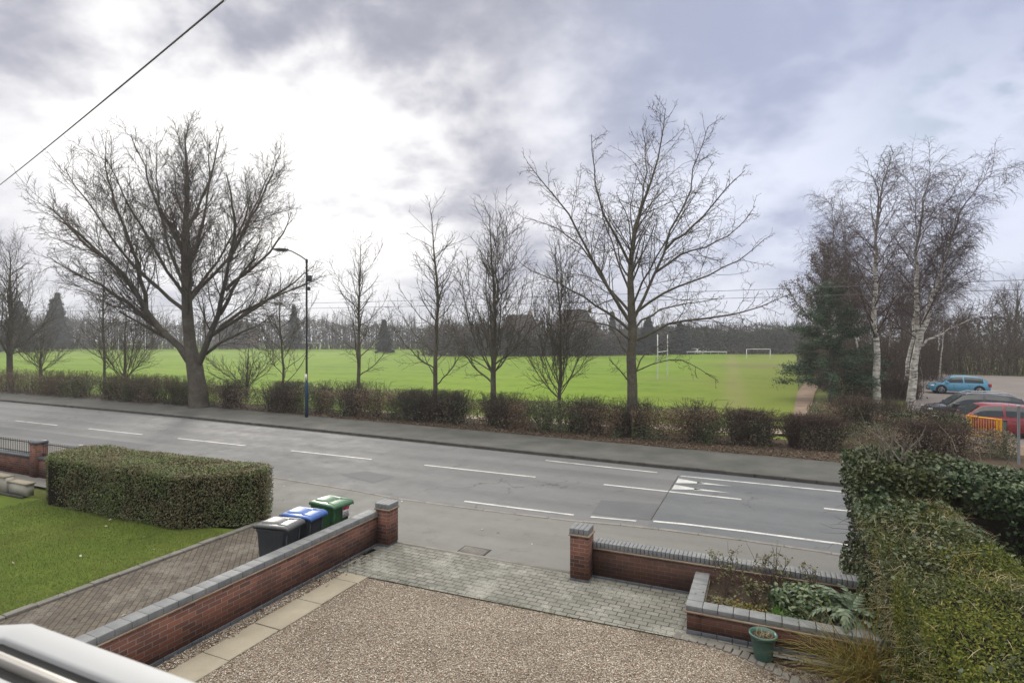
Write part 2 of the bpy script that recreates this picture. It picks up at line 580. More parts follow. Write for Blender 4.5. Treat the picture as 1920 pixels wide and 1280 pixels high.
M['bark'] = noisy('bark', [(.06, .053, .042), (.11, .098, .08), (.18, .162, .135)], 2.5, 25, 0.95, 0.1, 0.7, 0.03, 0.5)
M['bark_green'] = noisy('bark_lichen', [(.055, .05, .036), (.105, .095, .07), (.17, .16, .12)], 2.5, 20, 0.95, 0.1, 0.7, 0.03, 0.5)
M['twig'] = noisy('twig', [(.05, .041, .035), (.08, .066, .056), (.12, .10, .086)], 1.5, 20, 0.9, 0.15, 0)
M['twig_pale'] = noisy('pale_twig', [(.10, .09, .07), (.15, .135, .11), (.2, .185, .155)], 1.5, 20, 0.9, 0.15, 0)
M['twig_brown'] = noisy('brown_twig', [(.06, .042, .034), (.10, .072, .058), (.14, .105, .085)], 1.5, 20, 0.9, 0.15, 0)
M['twig_purple'] = noisy('birch_twig', [(.062, .042, .04), (.095, .066, .064), (.13, .098, .094)], 1.5, 20, 0.9, 0.15, 0)


def birch_bark():
    m, t, b = base_mat('birch_bark', 0.75, 0.25)
    c = t.n('ShaderNodeTexCoord').outputs['Object']
    mp = t.n('ShaderNodeMapping')
    t.put(mp.inputs[0], c)
    mp.inputs['Scale'].default_value = (2.2, 2.2, 7)
    n = t.noise(mp.outputs[0], 1.0, 4, 0.6)
    n2 = t.noise(c, 1.5, 3, 0.5)
    col = t.ramp(n, [(0.36, (.05, .045, .04)), (0.45, (.34, .32, .29)), (0.6, (.62, .60, .56))])
    col = t.mix(t.smooth(n2, 0.55, 0.75), col, (.3, .26, .2))
    sep = t.n('ShaderNodeSeparateXYZ')
    t.put(sep.inputs[0], c)
    col = t.mix(t.smooth(sep.outputs[2], 7.0, 12.0, 0, .85), col, (.10, .08, .078))     # young wood is not yet white
    t.put(b.inputs['Base Color'], col)
    bump(t, b, n, 0.4, 0.02)
    return m


M['birch'] = birch_bark()


def field_mat():
    m, t, b = base_mat('playing_field_grass', 0.95, 0.1)
    c = t.n('ShaderNodeTexCoord').outputs['Object']
    sep = t.n('ShaderNodeSeparateXYZ')
    t.put(sep.inputs[0], c)
    x, y = sep.outputs[0], sep.outputs[1]
    n1 = t.noise(c, 0.06, 5, 0.6)
    n2 = t.noise(c, 0.7, 5, 0.65)
    n3 = t.noise(c, 9, 3, 0.6)
    f = t.math('ADD', t.math('ADD', t.math('MULTIPLY', n1, 0.42), t.math('MULTIPLY', n2, 0.36)), t.math('MULTIPLY', n3, 0.22))
    col = t.ramp(f, [(0.37, (.07, .115, .010)), (0.5, (.112, .185, .012)), (0.62, (.165, .225, .022))])
    # mown bands
    wv = t.n('ShaderNodeTexWave')
    wv.bands_direction = 'Y'
    t.put(wv.inputs['Vector'], c)
    wv.inputs['Scale'].default_value = 0.05
    wv.inputs['Distortion'].default_value = 1.0
    col = t.mix(t.math('MULTIPLY', t.smooth(wv.outputs['Fac'], 0.2, 0.8), 0.25), col, (.15, .245, .024))
    # drier, worn turf towards the path on the right
    dry = t.smooth(t.math('ADD', x, t.math('MULTIPLY', t.math('SUBTRACT', n2, 0.5), 8)), -16, 2)
    dry = t.math('MULTIPLY', dry, t.smooth(n1, 0.25, 0.6, 0.35, 0.75))
    col = t.mix(dry, col, (.135, .15, .035))
    # trodden line across the turf
    xx = t.math('ADD', t.math('ADD', x, 1.6), t.math('MULTIPLY', t.math('SUBTRACT', y, 38.0), 0.0535))
    tr = t.smooth(t.math('ABSOLUTE', t.math('ADD', xx, t.math('MULTIPLY', t.math('SUBTRACT', n2, 0.5), 1.2))), 0.1, 1.6, 1, 0)
    tr = t.math('MULTIPLY', tr, t.smooth(n3, .35, .6, .35, 1))
    col = t.mix(t.math('MULTIPLY', tr, 0.55), col, (.2, .175, .085))
    mud = t.math('MULTIPLY', t.smooth(t.noise(c, 0.11, 6, 0.7), .56, .68), t.smooth(n3, .35, .6, .2, .6))
    col = t.mix(mud, col, (.12, .12, .04))
    # scuffed goalmouth
    g = t.vmath('DISTANCE', c, (-1.0, 99, 0))
    col = t.mix(t.math('MULTIPLY', t.smooth(g, 3, 11, 1, 0), 0.55), col, (.12, .105, .05))
    g2 = t.vmath('DISTANCE', c, (-10.6, 64, 0))
    col = t.mix(t.math('MULTIPLY', t.smooth(g2, 0.5, 6, 1, 0), 0.4), col, (.12, .14, .045))
    t.put(b.inputs['Base Color'], col)
    bump(t, b, f, 0.4, 0.05)
    return m


M['field'] = field_mat()


def gravel_mat():
    m, t, b = base_mat('pea_gravel', 0.8, 0.3)
    c = t.n('ShaderNodeTexCoord').outputs['Object']
    v = t.n('ShaderNodeTexVoronoi')
    t.put(v.inputs['Vector'], c)
    v.inputs['Scale'].default_value = 48
    hs = t.n('ShaderNodeSeparateColor')
    t.put(hs.inputs[0], v.outputs['Color'])
    col = t.ramp(hs.outputs[0], [(0, (.19, .14, .10)), (.2, (.31, .235, .175)), (.4, (.40, .33, .26)), (.6, (.5, .405, .315)), (.75, (.31, .285, .255)), (.9, (.6, .53, .43)), (1, (.74, .69, .6))])
    n = t.noise(c, 0.9, 4, 0.6)
    col = t.mix(t.smooth(n, 0.4, 0.7, 0, 0.35), col, (.13, .10, .075))
    edge = t.smooth(v.outputs['Distance'], 0.2, 0.75, 0, 0.8)
    t.put(b.inputs['Base Color'], t.mix(edge, col, (.03, .024, .02)))
    bump(t, b, t.math('SUBTRACT', 1, v.outputs['Distance']), 1.0, 0.02)
    return m


M['gravel'] = gravel_mat()
M['pebble'] = leafy('pebble', [(.19, .14, .10), (.33, .245, .18), (.42, .345, .275), (.52, .42, .33), (.3, .28, .25), (.6, .54, .45), (.74, .7, .62)], 0.7, 0.35, 0)
M['dead_leaf'] = leafy('dead_leaf', [(.055, .04, .03), (.10, .072, .052), (.155, .115, .085), (.21, .165, .125)], 0.8, 0.2, 0.2)
M['pale_leaf'] = leafy('bleached_leaf', [(.3, .26, .2), (.45, .42, .37), (.55, .53, .49)], 0.8, 0.2, 0.2)
M['hedge_dark'] = leafy('evergreen_hedge_leaf', [(0.039, 0.054, 0.026), (0.075, 0.098, 0.044), (0.128, 0.145, 0.065), (0.235, 0.232, 0.129)], 0.5, 0.4, 0.2, [(0.106, 0.068, 0.044), (0.170, 0.116, 0.074), (0.256, 0.184, 0.120)], 0.5)
M['hedge_brown'] = leafy('brown_hedge_leaf', [(0.094, 0.068, 0.049), (0.160, 0.117, 0.087), (0.235, 0.179, 0.133), (0.320, 0.255, 0.189)], 0.7, 0.25, 0.2, [(0.056, 0.066, 0.038), (0.094, 0.113, 0.056), (0.151, 0.160, 0.094)], 0.4)
M['privet'] = leafy('privet_leaf', [(0.054, 0.079, 0.024), (0.090, 0.124, 0.038), (0.152, 0.190, 0.061), (0.269, 0.280, 0.116)], 0.45, 0.45, 0.25, [(0.072, 0.074, 0.030), (0.134, 0.124, 0.054), (0.251, 0.214, 0.109)], 1.1)
M['ivy'] = leafy('ivy_leaf', [(.016, .034, .013), (.028, .056, .02), (.045, .08, .027), (.075, .11, .045), (.15, .175, .09)], .42, .4, .15, [(.03, .04, .012), (.055, .07, .02), (.09, .10, .03)], .6)
M['moss_hedge'] = leafy('mossy_hedge_leaf', [(0.046, 0.065, 0.013), (0.085, 0.111, 0.018), (0.143, 0.163, 0.026), (0.221, 0.208, 0.046)], .7, .2, .25, [(0.033, 0.049, 0.018), (0.058, 0.078, 0.029), (0.098, 0.111, 0.046), (0.195, 0.189, 0.104)], .8)
M['straw'] = leafy('dry_stem', [(.22, .17, .09), (.34, .28, .16), (.42, .36, .24)], 0.8, 0.2, 0.2)
M['core'] = noisy('hedge_core_shade', [(.008, .008, .006), (.018, .016, .012), (.03, .026, .02)], 3, 20, 1.0, 0.0, 0.5, 0.05)  # near-black colour standing for the shade inside the hedges
M['pine'] = leafy('pine_needles', [(0.022, 0.042, 0.025), (0.039, 0.070, 0.039), (0.063, 0.105, 0.056), (0.105, 0.140, 0.084)], 0.6, 0.3, 0.15)
M['conifer'] = leafy('far_conifer', [(.018, .028, .022), (.03, .042, .033), (.045, .058, .045)], 0.7, 0.2, 0.1)
M['far_wood'] = leafy('far_winter_wood', [(.05, .044, .038), (.075, .065, .057), (.10, .084, .074), (.125, .11, .095)], 0.9, 0.1, 0.1, [(.035, .04, .03), (.05, .058, .042), (.075, .08, .06)], 0.06)
M['thicket'] = leafy('winter_thicket', [(0.072, 0.047, 0.039), (0.114, 0.075, 0.062), (0.164, 0.111, 0.091), (0.215, 0.150, 0.124)], 0.85, 0.2, 0.2, [(0.057, 0.052, 0.034), (0.093, 0.085, 0.052), (0.143, 0.124, 0.085)], 0.12)
M['brown_oak'] = leafy('withered_oak_leaf', [(.06, .03, .02), (.10, .05, .03), (.14, .075, .045)], 0.8, 0.2, 0.3)

# ------------------------------------------------------------------ ground, road, paths
def sheet(name, pts, z, mat):
    o = MB().poly([(p[0], p[1]) for p in pts], z).build(name, mat)
    return tag(o, kind='structure')


def lerp_line(line, xs):
    l = np.array(line, float)
    return np.interp(xs, l[:, 0], l[:, 1])


FARK = [(-200, 26.5), (-50.5, 22.55), (-33, 22.3), (-20, 21.7), (-11, 21.15), (-4.1, 20.72), (0.2, 20.55), (2.1, 20.42), (20, 19.9), (120, 17)]
NEARK = [(-200, 15), (-60, 14.4), (-15.3, 14.08), (-11.6, 13.92), (-9.7, 13.70), (-7, 13.74), (-4.6, 13.86), (-2.8, 14.12), (-.4, 14.16), (1.8, 14.05), (30, 13.7), (120, 13)]
XS = np.unique(np.concatenate([np.linspace(-200, 120, 81), np.linspace(-20, 6, 60)]))


def band(name, line_a, line_b, za, zb, mat, xs=XS):
    a = np.stack([xs, lerp_line(line_a, xs) if isinstance(line_a, list) else np.full(len(xs), line_a), np.full(len(xs), za)], 1)
    b = np.stack([xs, lerp_line(line_b, xs) if isinstance(line_b, list) else np.full(len(xs), line_b), np.full(len(xs), zb)], 1)
    o = MB().strip(a, b).build(name, mat)
    return tag(o, kind='structure')


tag(MB().poly([(-600, -60), (600, -60), (600, 460), (-600, 460)], -0.06).build('ground', M['rough_grass']), kind='structure')
off = lambda line, d: [(x, y + d) for x, y in line]
band('road', NEARK, FARK, 0.0, 0.0, M['asphalt'])
# the newer, bluer surface of the raised table on the right
hx = np.linspace(-2.66, 70, 40)
a = np.stack([hx, lerp_line(NEARK, hx) + 0.02, np.full(40, .005)], 1)
b = np.stack([hx, lerp_line(FARK, hx) - 0.02, np.full(40, .005)], 1)
tag(MB().strip(a, b).build('road_table', M['asphalt_new']), kind='structure')
# dark joint where it starts
tag(MB().box(-2.685, -2.662, 14.75, 19.75, 0.0, 0.009).build('road_joint', M['kerb_dark']), kind='structure')
sheet('road_patch', [(-13.2, 15.3), (-11.5, 14.85), (-11.35, 15.8), (-12.7, 16.05)], .005, M['asphalt_patch'])
sheet('road_patch', [(-4.2, 14.62), (-2.71, 14.72), (-2.71, 16.25), (-4.3, 15.95)], .005, M['asphalt_patch'])
sheet('road_patch', [(-38, 15.2), (-24, 15.1), (-24, 16.1), (-38, 16.2)], .004, M['asphalt_patch'])
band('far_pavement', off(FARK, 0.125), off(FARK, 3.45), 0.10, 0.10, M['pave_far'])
band('near_pavement', 10.2, off(NEARK, -0.125), 0.022, 0.022, M['pavement'])
band('verge', off(FARK, 3.44), 28.4, 0.094, 0.05, M['litter'])


def kerb(name, line, d0, d1, z0, z1, mat, xs0, xs1, step=0.915):
    mb = MB()
    x = xs0
    while x < xs1:
        x1 = min(x + step - 0.012, xs1)
        y0, y1 = lerp_line(line, x), lerp_line(line, x1)
        dz = random.uniform(-.004, .004)
        v = [(x, y0 + d0, z0), (x1, y1 + d0, z0), (x1, y1 + d1, z0), (x, y0 + d1, z0),
             (x, y0 + d0, z1 + dz), (x1, y1 + d0, z1 + dz), (x1, y1 + d1, z1 + dz), (x, y0 + d1, z1 + dz)]
        mb.add(v, [[0, 3, 2, 1], [4, 5, 6, 7], [0, 1, 5, 4], [1, 2, 6, 5], [2, 3, 7, 6], [3, 0, 4, 7]])
        x += step
    return tag(mb.build(name, mat, bevel=0.008), kind='structure')


random.seed(3)
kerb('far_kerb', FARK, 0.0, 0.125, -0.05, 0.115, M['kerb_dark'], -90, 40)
kerb('near_kerb', NEARK, -0.125, 0.0, -0.05, 0.034, M['kerb'], -60, 25)


# field, paths, car park
sheet('field', [(-420, 28.3), (2.2, 28.3), (1.9, 40), (2.6, 55), (4, 90), (8, 180), (8, 260), (-420, 260)], -0.03, M['field'])
tag(MB().strip([(-24, 28.5, .0), (-14, 28.6, .0), (-8, 28.9, 0), (-3, 29.4, 0), (3.2, 30.0, 0)], [(-24, 29.2, .0), (-14, 30.3, .0), (-8, 30.9, 0), (-3, 31.4, 0), (3.2, 32.2, 0)]).build('footpath', M['sand_path']), kind='structure')
tag(MB().strip([(1.3, 30.5, .006), (1.5, 38, .006), (2.0, 46, .006), (2.4, 53, .006), (3.6, 64, .006), (6, 80, .006)], [(3.1, 30.2, .006), (2.9, 38, .006), (3.1, 46, .006), (3.7, 53, .006), (5.0, 64, .006), (7.4, 80, .006)]).build('field_path', M['dirt_path']), kind='structure')
sheet('car_park', [(7.2, 29.5), (70, 26), (80, 80), (18, 86), (11.5, 60), (7.6, 40)], 0.0, M['car_park'])
# scuffed mound of rough turf at the left end of the far hedge
# front gardens
sheet('gravel_bed', [(-7.06, -3), (2.6, -3), (2.6, 8.7), (0.0, 9.0), (-1.1, 9.12), (-7.06, 8.96)], 0.012, M['gravel'])
sheet('garden_soil', [(-0.5, 6), (5, 6), (5, 12), (-1.0, 10.7), (-1.0, 9.05)], 0.008, M['soil'])
sheet('block_paving', [(-7.9, 8.93), (-1.0, 9.1), (1.5, 9.2), (1.5, 10.75), (-3.2, 10.79), (-7.7, 10.76)], 0.03, M['setts'])
tag(MB().box(-7.66, -3.42, 10.70, 10.80, 0.0, 0.036).build('paving_edge', M['kerb']), kind='structure')
sheet('side_gravel', [(-7.95, -3), (-7.05, -3), (-7.05, 9.3), (-7.95, 9.9)], 0.006, M['gravel'])
mb = MB()
y = 0.2
random.seed(4)
while y < 8.9:
    L = 0.94
    x0 = -7.62 + random.uniform(-.02, .02)
    mb.box(x0, -7.07 + random.uniform(-.01, .03), y, min(y + L - .02, 9.0), 0.0, 0.032 + random.uniform(-.004, .006))
    y += L
tag(mb.build('slab_path', M['slab'], bevel=0.006), kind='structure')
# neighbour's brick path, edging and lawn
sheet('brick_path', [(-11.45, -3), (-8.1, -3), (-8.1, 10.6), (-11.45, 10.6)], 0.03, M['brick_path'])
mb = MB()
y = -2.0
while y < 10.4:
    mb.box(-11.62, -11.47, y, y + 0.44, 0.0, 0.075 + random.uniform(-.008, .008))
    y += 0.45
tag(mb.build('path_edging', M['edging'], bevel=0.012), kind='structure')
sheet('lawn', [(-24, -3), (-11.6, -3), (-11.6, 9.9), (-13, 9.6), (-19.4, 9.4), (-24, 9.2)], 0.025, M['lawn'])
# curved row of edging setts round the gravel
mb = MB()
A = np.array([G(u, v)[:2] for u, v in ((1262, 1192), (1292, 1197), (1340, 1209), (1400, 1231), (1450, 1256), (1500, 1285), (1545, 1315), (1590, 1352))])
seg = np.concatenate([[0], np.cumsum(np.linalg.norm(np.diff(A, axis=0), axis=1))])
s = 0.0
while s < seg[-1] - .1:
    p0 = np.array([np.interp(s, seg, A[:, i]) for i in (0, 1)])
    p1 = np.array([np.interp(s + .115, seg, A[:, i]) for i in (0, 1)])
    h = 0.034 + random.uniform(-.006, .006)
    mb.obox((*((p0 + p1) / 2 + np.array([0, -.10])), h / 2), (*((p0 + p1) / 2 + np.array([0.04, .10])), h / 2), 0.108, h)
    s += 0.125
tag(mb.build('gravel_edging', M['edging'], bevel=0.008), kind='structure')

# painted lines
def stripe(pts, w, z, name, mat):
    pts = np.array(pts, float)
    A = np.c_[pts, np.full(len(pts), z)]
    B = A.copy()
    A[:, 1] -= w / 2
    B[:, 1] += w / 2
    return A, B


mb = MB()
for u0, v0, u1, v1 in ((25, 789, 110, 797), (170, 803, 270, 814), (332, 822, 462, 835), (545, 845, 697, 861), (795, 872, 1003, 895), (1130, 910, 1390, 936)):
    p0, p1 = G(u0, v0), G(u1, v1)
    mb.strip(*stripe([(p0[0], 17.65), (p1[0], 17.65)], 0.11, 0.009, '', None))
for x in (1.46, 8.1, 14.8, -45.6, -52.3, -59, -65.8):
    mb.strip(*stripe([(x, 17.65), (x + 4.1, 17.65)], 0.11, 0.009, '', None))
mb.strip(*stripe([(-7.6, 20.19), (-5.5, 20.06), (-3.4, 19.95)], 0.10, 0.0085, '', None))
mb.strip(*stripe([(-2.6, 19.78), (2, 19.75), (9, 19.6), (30, 19.2)], 0.10, 0.009, '', None))
mb.strip(*stripe([(-7.83, 14.25), (-6.2, 14.27), (-4.6, 14.32)], 0.10, 0.0085, '', None))
mb.strip(*stripe([(-2.6, 14.66), (-1.9, 14.75), (-.5, 14.80), (2, 14.78), (9, 14.6), (30, 14.3)], 0.11, 0.009, '', None))
tag(mb.build('road_markings', M['white_paint']), kind='structure')
mb = MB()
mb.strip(*stripe([(-4.15, 14.36), (-3.0, 14.5)], 0.10, 0.0085, '', None))
for y0, y1 in ((18.75, 19.4), (17.95, 18.55)):
    mb.add([(-2.62, y0, .009), (-2.62, y1, .009), (-1.75, (y0 + y1) / 2 + .02, .009), (-0.95, (y0 + y1) / 2, .009)], t=[[0, 1, 2]])
    mb.add([(-2.0, (y0 + y1) / 2 - .11, .009), (-2.0, (y0 + y1) / 2 + .11, .009), (-0.95, (y0 + y1) / 2, .009)], t=[[0, 2, 1]])
tag(mb.build('table_markings', M['worn_paint']), kind='structure')

# inspection cover on the pavement
t_ = thing('inspection_cover', 'small grey metal inspection cover set in the near pavement by the drive', 'drain cover', (-5.8, 10.98, 0.022))
MB().box(-.33, .33, -.22, .22, -.01, .006).build('frame', M['kerb_dark'], t_)
mb = MB().box(-.29, .29, -.18, .18, -.01, .010)
for i in range(8):
    mb.box(-.26 + i * .068, -.22 + i * .068, -.15, .15, .010, .013)
mb.build('plate', M['edging'], t_)

# ------------------------------------------------------------------ walls and piers
def soldier(mb, x0, x1, y0, y1, z0, z1, along='x', step=0.075, gap=0.008):
    a, b = (x0, x1) if along == 'x' else (y0, y1)
    t = a
    while t < b - 0.02:
        e = min(t + step - gap, b)
        j = random.uniform(-.0015, .0015)
        if along == 'x':
            mb.box(t, e, y0 + j, y1 + j, z0, z1 + j)
        else:
            mb.box(x0 + j, x1 + j, t, e, z0, z1 + j)
        t += step


random.seed(11)
# left wall, running away from the house
t_ = thing('garden_wall', 'low red brick boundary wall with blue brick coping between bins and gravel', 'wall')
MB().box(-8.15, -7.93, 0.5, 10.42, 0.075, 0.665).build('brickwork', M['brick'], t_)
mb = MB()
soldier(mb, -8.158, -7.922, 0.5, 10.42, 0.0, 0.072, 'y', 0.225)
mb.build('plinth', M['blue_brick'], t_, bevel=.004)
MB().box(-8.17, -7.905, 0.5, 10.40, 0.667, 0.695).build('creasing', M['creasing'], t_)
mb = MB()
soldier(mb, -8.165, -7.91, 0.5, 10.40, 0.697, 0.80, 'y', 0.225, .006)
mb.build('coping', M['blue_brick_lite'], t_, bevel=.004)


def pier(x0, x1, y0, y1, h, label):
    t = thing('brick_pier', label, 'pier', ((x0 + x1) / 2, (y0 + y1) / 2, 0), 0, 'brick gate piers of the drive')
    w, d = (x1 - x0) / 2, (y1 - y0) / 2
    mb = MB()
    soldier(mb, -w - .004, w + .004, -d - .004, d + .004, 0, .075, 'x', 0.115)
    mb.build('plinth', M['blue_brick'], t, bevel=.004)
    MB().box(-w, w, -d, d, .077, h - .145).build('shaft', M['brick'], t)
    MB().box(-w - .025, w + .025, -d - .025, d + .025, h - .143, h - .112).build('creasing', M['creasing'], t)
    mb = MB()
    soldier(mb, -w - .012, w + .012, -d - .012, d + .012, h - .11, h, 'x', 0.095, .008)
    mb.build('cap', M['blue_brick_lite'], t, bevel=.008)
    return t


pier(-7.97, -7.62, 10.40, 10.75, 0.97, 'square brick pier with grey cap ending the wall beside the bins')
pier(-3.42, -3.06, 10.42, 10.78, 1.03, 'square brick pier with grey cap left of the planted wall')

t_ = thing('roadside_wall', 'low red brick wall with blue soldier brick coping behind the raised flower bed', 'wall')
MB().box(-3.055, 1.75, 10.72, 10.94, 0.075, 0.585).build('brickwork', M['brick_dark'], t_)
mb = MB()
soldier(mb, -3.055, 1.75, 10.713, 10.947, 0, .073, 'x', 0.225)
mb.build('plinth', M['blue_brick'], t_, bevel=.004)
MB().box(-3.05, 1.75, 10.69, 10.97, 0.587, 0.617).build('creasing', M['creasing'], t_)
mb = MB()
soldier(mb, -3.05, 1.75, 10.70, 10.955, 0.619, 0.73, 'x', 0.0765, .009)
mb.build('coping', M['blue_brick_lite'], t_, bevel=.007)

t_ = thing('raised_bed', 'raised brick flower bed with blue brick coping in the corner of the drive', 'flower bed')
MB().box(-1.13, -0.915, 9.30, 10.70, .10, .365).box(-0.913, 1.9, 9.30, 9.51, .10, .365).build('brickwork', M['brick_dark'], t_)
mb = MB()
soldier(mb, -1.138, -0.91, 9.29, 10.70, 0, .098, 'y', 0.225)
soldier(mb, -0.905, 1.9, 9.292, 9.515, 0, .098, 'x', 0.225)
mb.build('plinth', M['blue_brick'], t_, bevel=.004)
MB().box(-1.16, -0.89, 9.27, 10.69, .367, .395).box(-0.888, 1.9, 9.27, 9.54, .367, .395).build('creasing', M['creasing'], t_)
mb = MB()
soldier(mb, -1.145, -0.90, 9.285, 10.69, .397, .48, 'y', 0.225, .009)
soldier(mb, -0.893, 1.9, 9.285, 9.525, .397, .48, 'x', 0.225, .009)
mb.build('coping', M['blue_brick_lite'], t_, bevel=.008)
gx, gy = np.meshgrid(np.linspace(-.92, 2.2, 40), np.linspace(9.5, 10.72, 18))
gz = .36 + .03 * np.sin(gx * 5) * np.sin(gy * 7) + RNG.normal(0, .012, gx.shape)
idx = np.arange(gx.size).reshape(gx.shape)
MB().add(np.stack([gx, gy, gz], -1).reshape(-1, 3), np.stack([idx[:-1, :-1], idx[:-1, 1:], idx[1:, 1:], idx[1:, :-1]], -1).reshape(-1, 4)).build('soil', M['soil'], t_)

# neighbour's wall with railings
M['railing'] = plain('black_iron', (.018, .02, .022), 0.5, 0.4)
t_ = thing('railing_wall', 'low brick wall topped by black iron railings at the left of the hedge', 'wall')
mb = MB().box(-34, -22.42, 10.85, 11.07, 0, .62)
mb.box(-22.02, -20.32, 10.85, 11.07, 0, .62).box(-19.92, -13.4, 10.85, 11.07, 0, .62)
mb.build('brickwork', M['brick'], t_)
MB().box(-34, -22.42, 10.82, 11.10, .622, .70).box(-22.02, -20.32, 10.82, 11.10, .622, .70).box(-19.92, -13.4, 10.82, 11.10, .622, .70).build('coping', M['blue_brick'], t_)
for x0, x1 in ((-34, -22.42), (-22.02, -20.32), (-19.92, -13.4)):
    mb = MB()
    xs = np.arange(x0 + .06, x1, .11)
    P = np.stack([np.stack([np.array([x, 10.96, .70]), np.array([x, 10.96, 1.18])]) for x in xs])
    mb.tubes(P, np.full(P.shape[:2], .009), 5)
    mb.box(x0, x1, 10.945, 10.975, .76, .785).box(x0, x1, 10.945, 10.975, 1.10, 1.125)
    mb.build('railing', M['railing'], t_)
for x, lab in ((-22.22, 'brick pier with dark cap between two railing panels'), (-20.12, 'brick pier with dark cap half hidden behind the clipped hedge')):
    p = thing('railing_pier', lab, 'pier', (x, 10.96, 0), 0, 'brick piers of the railing wall')
    MB().box(-.18, .18, -.18, .18, 0, 1.12).build('shaft', M['brick'], p)
    MB().box(-.20, .20, -.20, .20, 1.122, 1.21, .02).build('cap', M['blue_brick'], p)

# pale stepped parapet at the left edge
M['render'] = noisy('pale_render', [(.28, .26, .23), (.36, .34, .31), (.42, .40, .37)], 1.5, 40, .9, .2, .2, .004)
t_ = thing('parapet_wall', 'pale rendered low wall stepping down beside the lawn at the left edge', 'wall')
MB().box(-24, -20.45, 9.25, 9.45, .06, .52).build('upper_panel', M['render'], t_)
MB().box(-20.44, -19.5, 9.3, 9.5, .06, .40).build('lower_panel', M['render'], t_)
MB().box(-24, -19.5, 9.2, 9.24, .0, .10).build('plinth', M['kerb_dark'], t_)
MB().box(-24, -20.45, 9.22, 9.48, .522, .56).box(-20.44, -19.46, 9.27, 9.53, .402, .44).build('coping', M['slab'], t_)

# ------------------------------------------------------------------ window frame in front of the camera
M['upvc'] = plain('white_upvc', (.34, .35, .365), 0.6, 0.5, var=.03)
M['gasket'] = plain('black_rubber', (.012, .013, .014), 0.6, 0.3)
M['bead'] = plain('aluminium_spacer', (.45, .43, .4), 0.4, 0.5, metallic=.8, var=.05)
t_ = thing('window_frame', 'white plastic window frame with black seals at the lower left corner', 'window frame', (0, 0, 0))


def frame_strip(name, y0, y1, z0, z1, mat, bevel=0):
    """a bar along the sill that turns the corner of the bay"""
    c, q = -.702, math.tan(math.radians(15))
    mb = MB()
    pl = []
    for y in (y0, y1):
        xc = c + (.34 - y) * q
        pl.append([(.4, y), (xc, y), (xc - .9 * math.cos(math.radians(30)), y - .9 * math.sin(math.radians(30)))])
    (a0, a1, a2), (b0, b1, b2) = pl
    V = [(*p, z) for z in (z0, z1) for p in (a0, a1, a2, b0, b1, b2)]
    mb.add(V, [[6, 7, 10, 9], [7, 8, 11, 10], [0, 1, 7, 6], [1, 2, 8, 7], [3, 9, 10, 4], [4, 10, 11, 5], [0, 6, 9, 3], [2, 5, 11, 8], [0, 3, 4, 1], [1, 4, 5, 2]])
    mb.build(name, mat, t_, bevel=bevel)


frame_strip('outer_rail', .312, .341, 4.33, 4.40, M['upvc'], .003)
frame_strip('outer_seal', .3005, .311, 4.33, 4.394, M['gasket'])
frame_strip('spacer_bar', .293, .300, 4.33, 4.398, M['bead'], .0015)
frame_strip('inner_seal', .280, .292, 4.33, 4.39, M['gasket'])
frame_strip('inner_rail', .245, .279, 4.33, 4.396, M['upvc'], .003)

# ------------------------------------------------------------------ wheelie bins
M['black_plastic'] = noisy('black_bin_plastic', [(.026, .031, .038), (.038, .044, .052), (.055, .062, .07)], 1.8, 30, .5, .45, .05, .003)
M['black_lid'] = noisy('pale_black_lid', [(.05, .055, .06), (.075, .08, .085), (.12, .125, .13)], 2.5, 40, .38, .5, .05, .003)  # lighter than the black body plastic
M['blue_plastic'] = plain('blue_bin_plastic', (.045, .115, .36), .38, .5, var=.2)
M['green_plastic'] = plain('green_bin_plastic', (.028, .11, .042), .5, .45, var=.25)
M['green_lid'] = plain('green_bin_lid', (.04, .12, .06), .36, .5, var=.2)
M['rubber'] = plain('rubber', (.018, .018, .019), .8, .2)
M['sticker_white'] = plain('sticker_white', (.7, .68, .68), .4, .4, var=.04)
M['sticker_red'] = plain('sticker_red', (.55, .035, .06), .4, .4, var=.05)
M['sticker_grey'] = plain('sticker_print', (.2, .2, .26), .5, .3, var=.05)


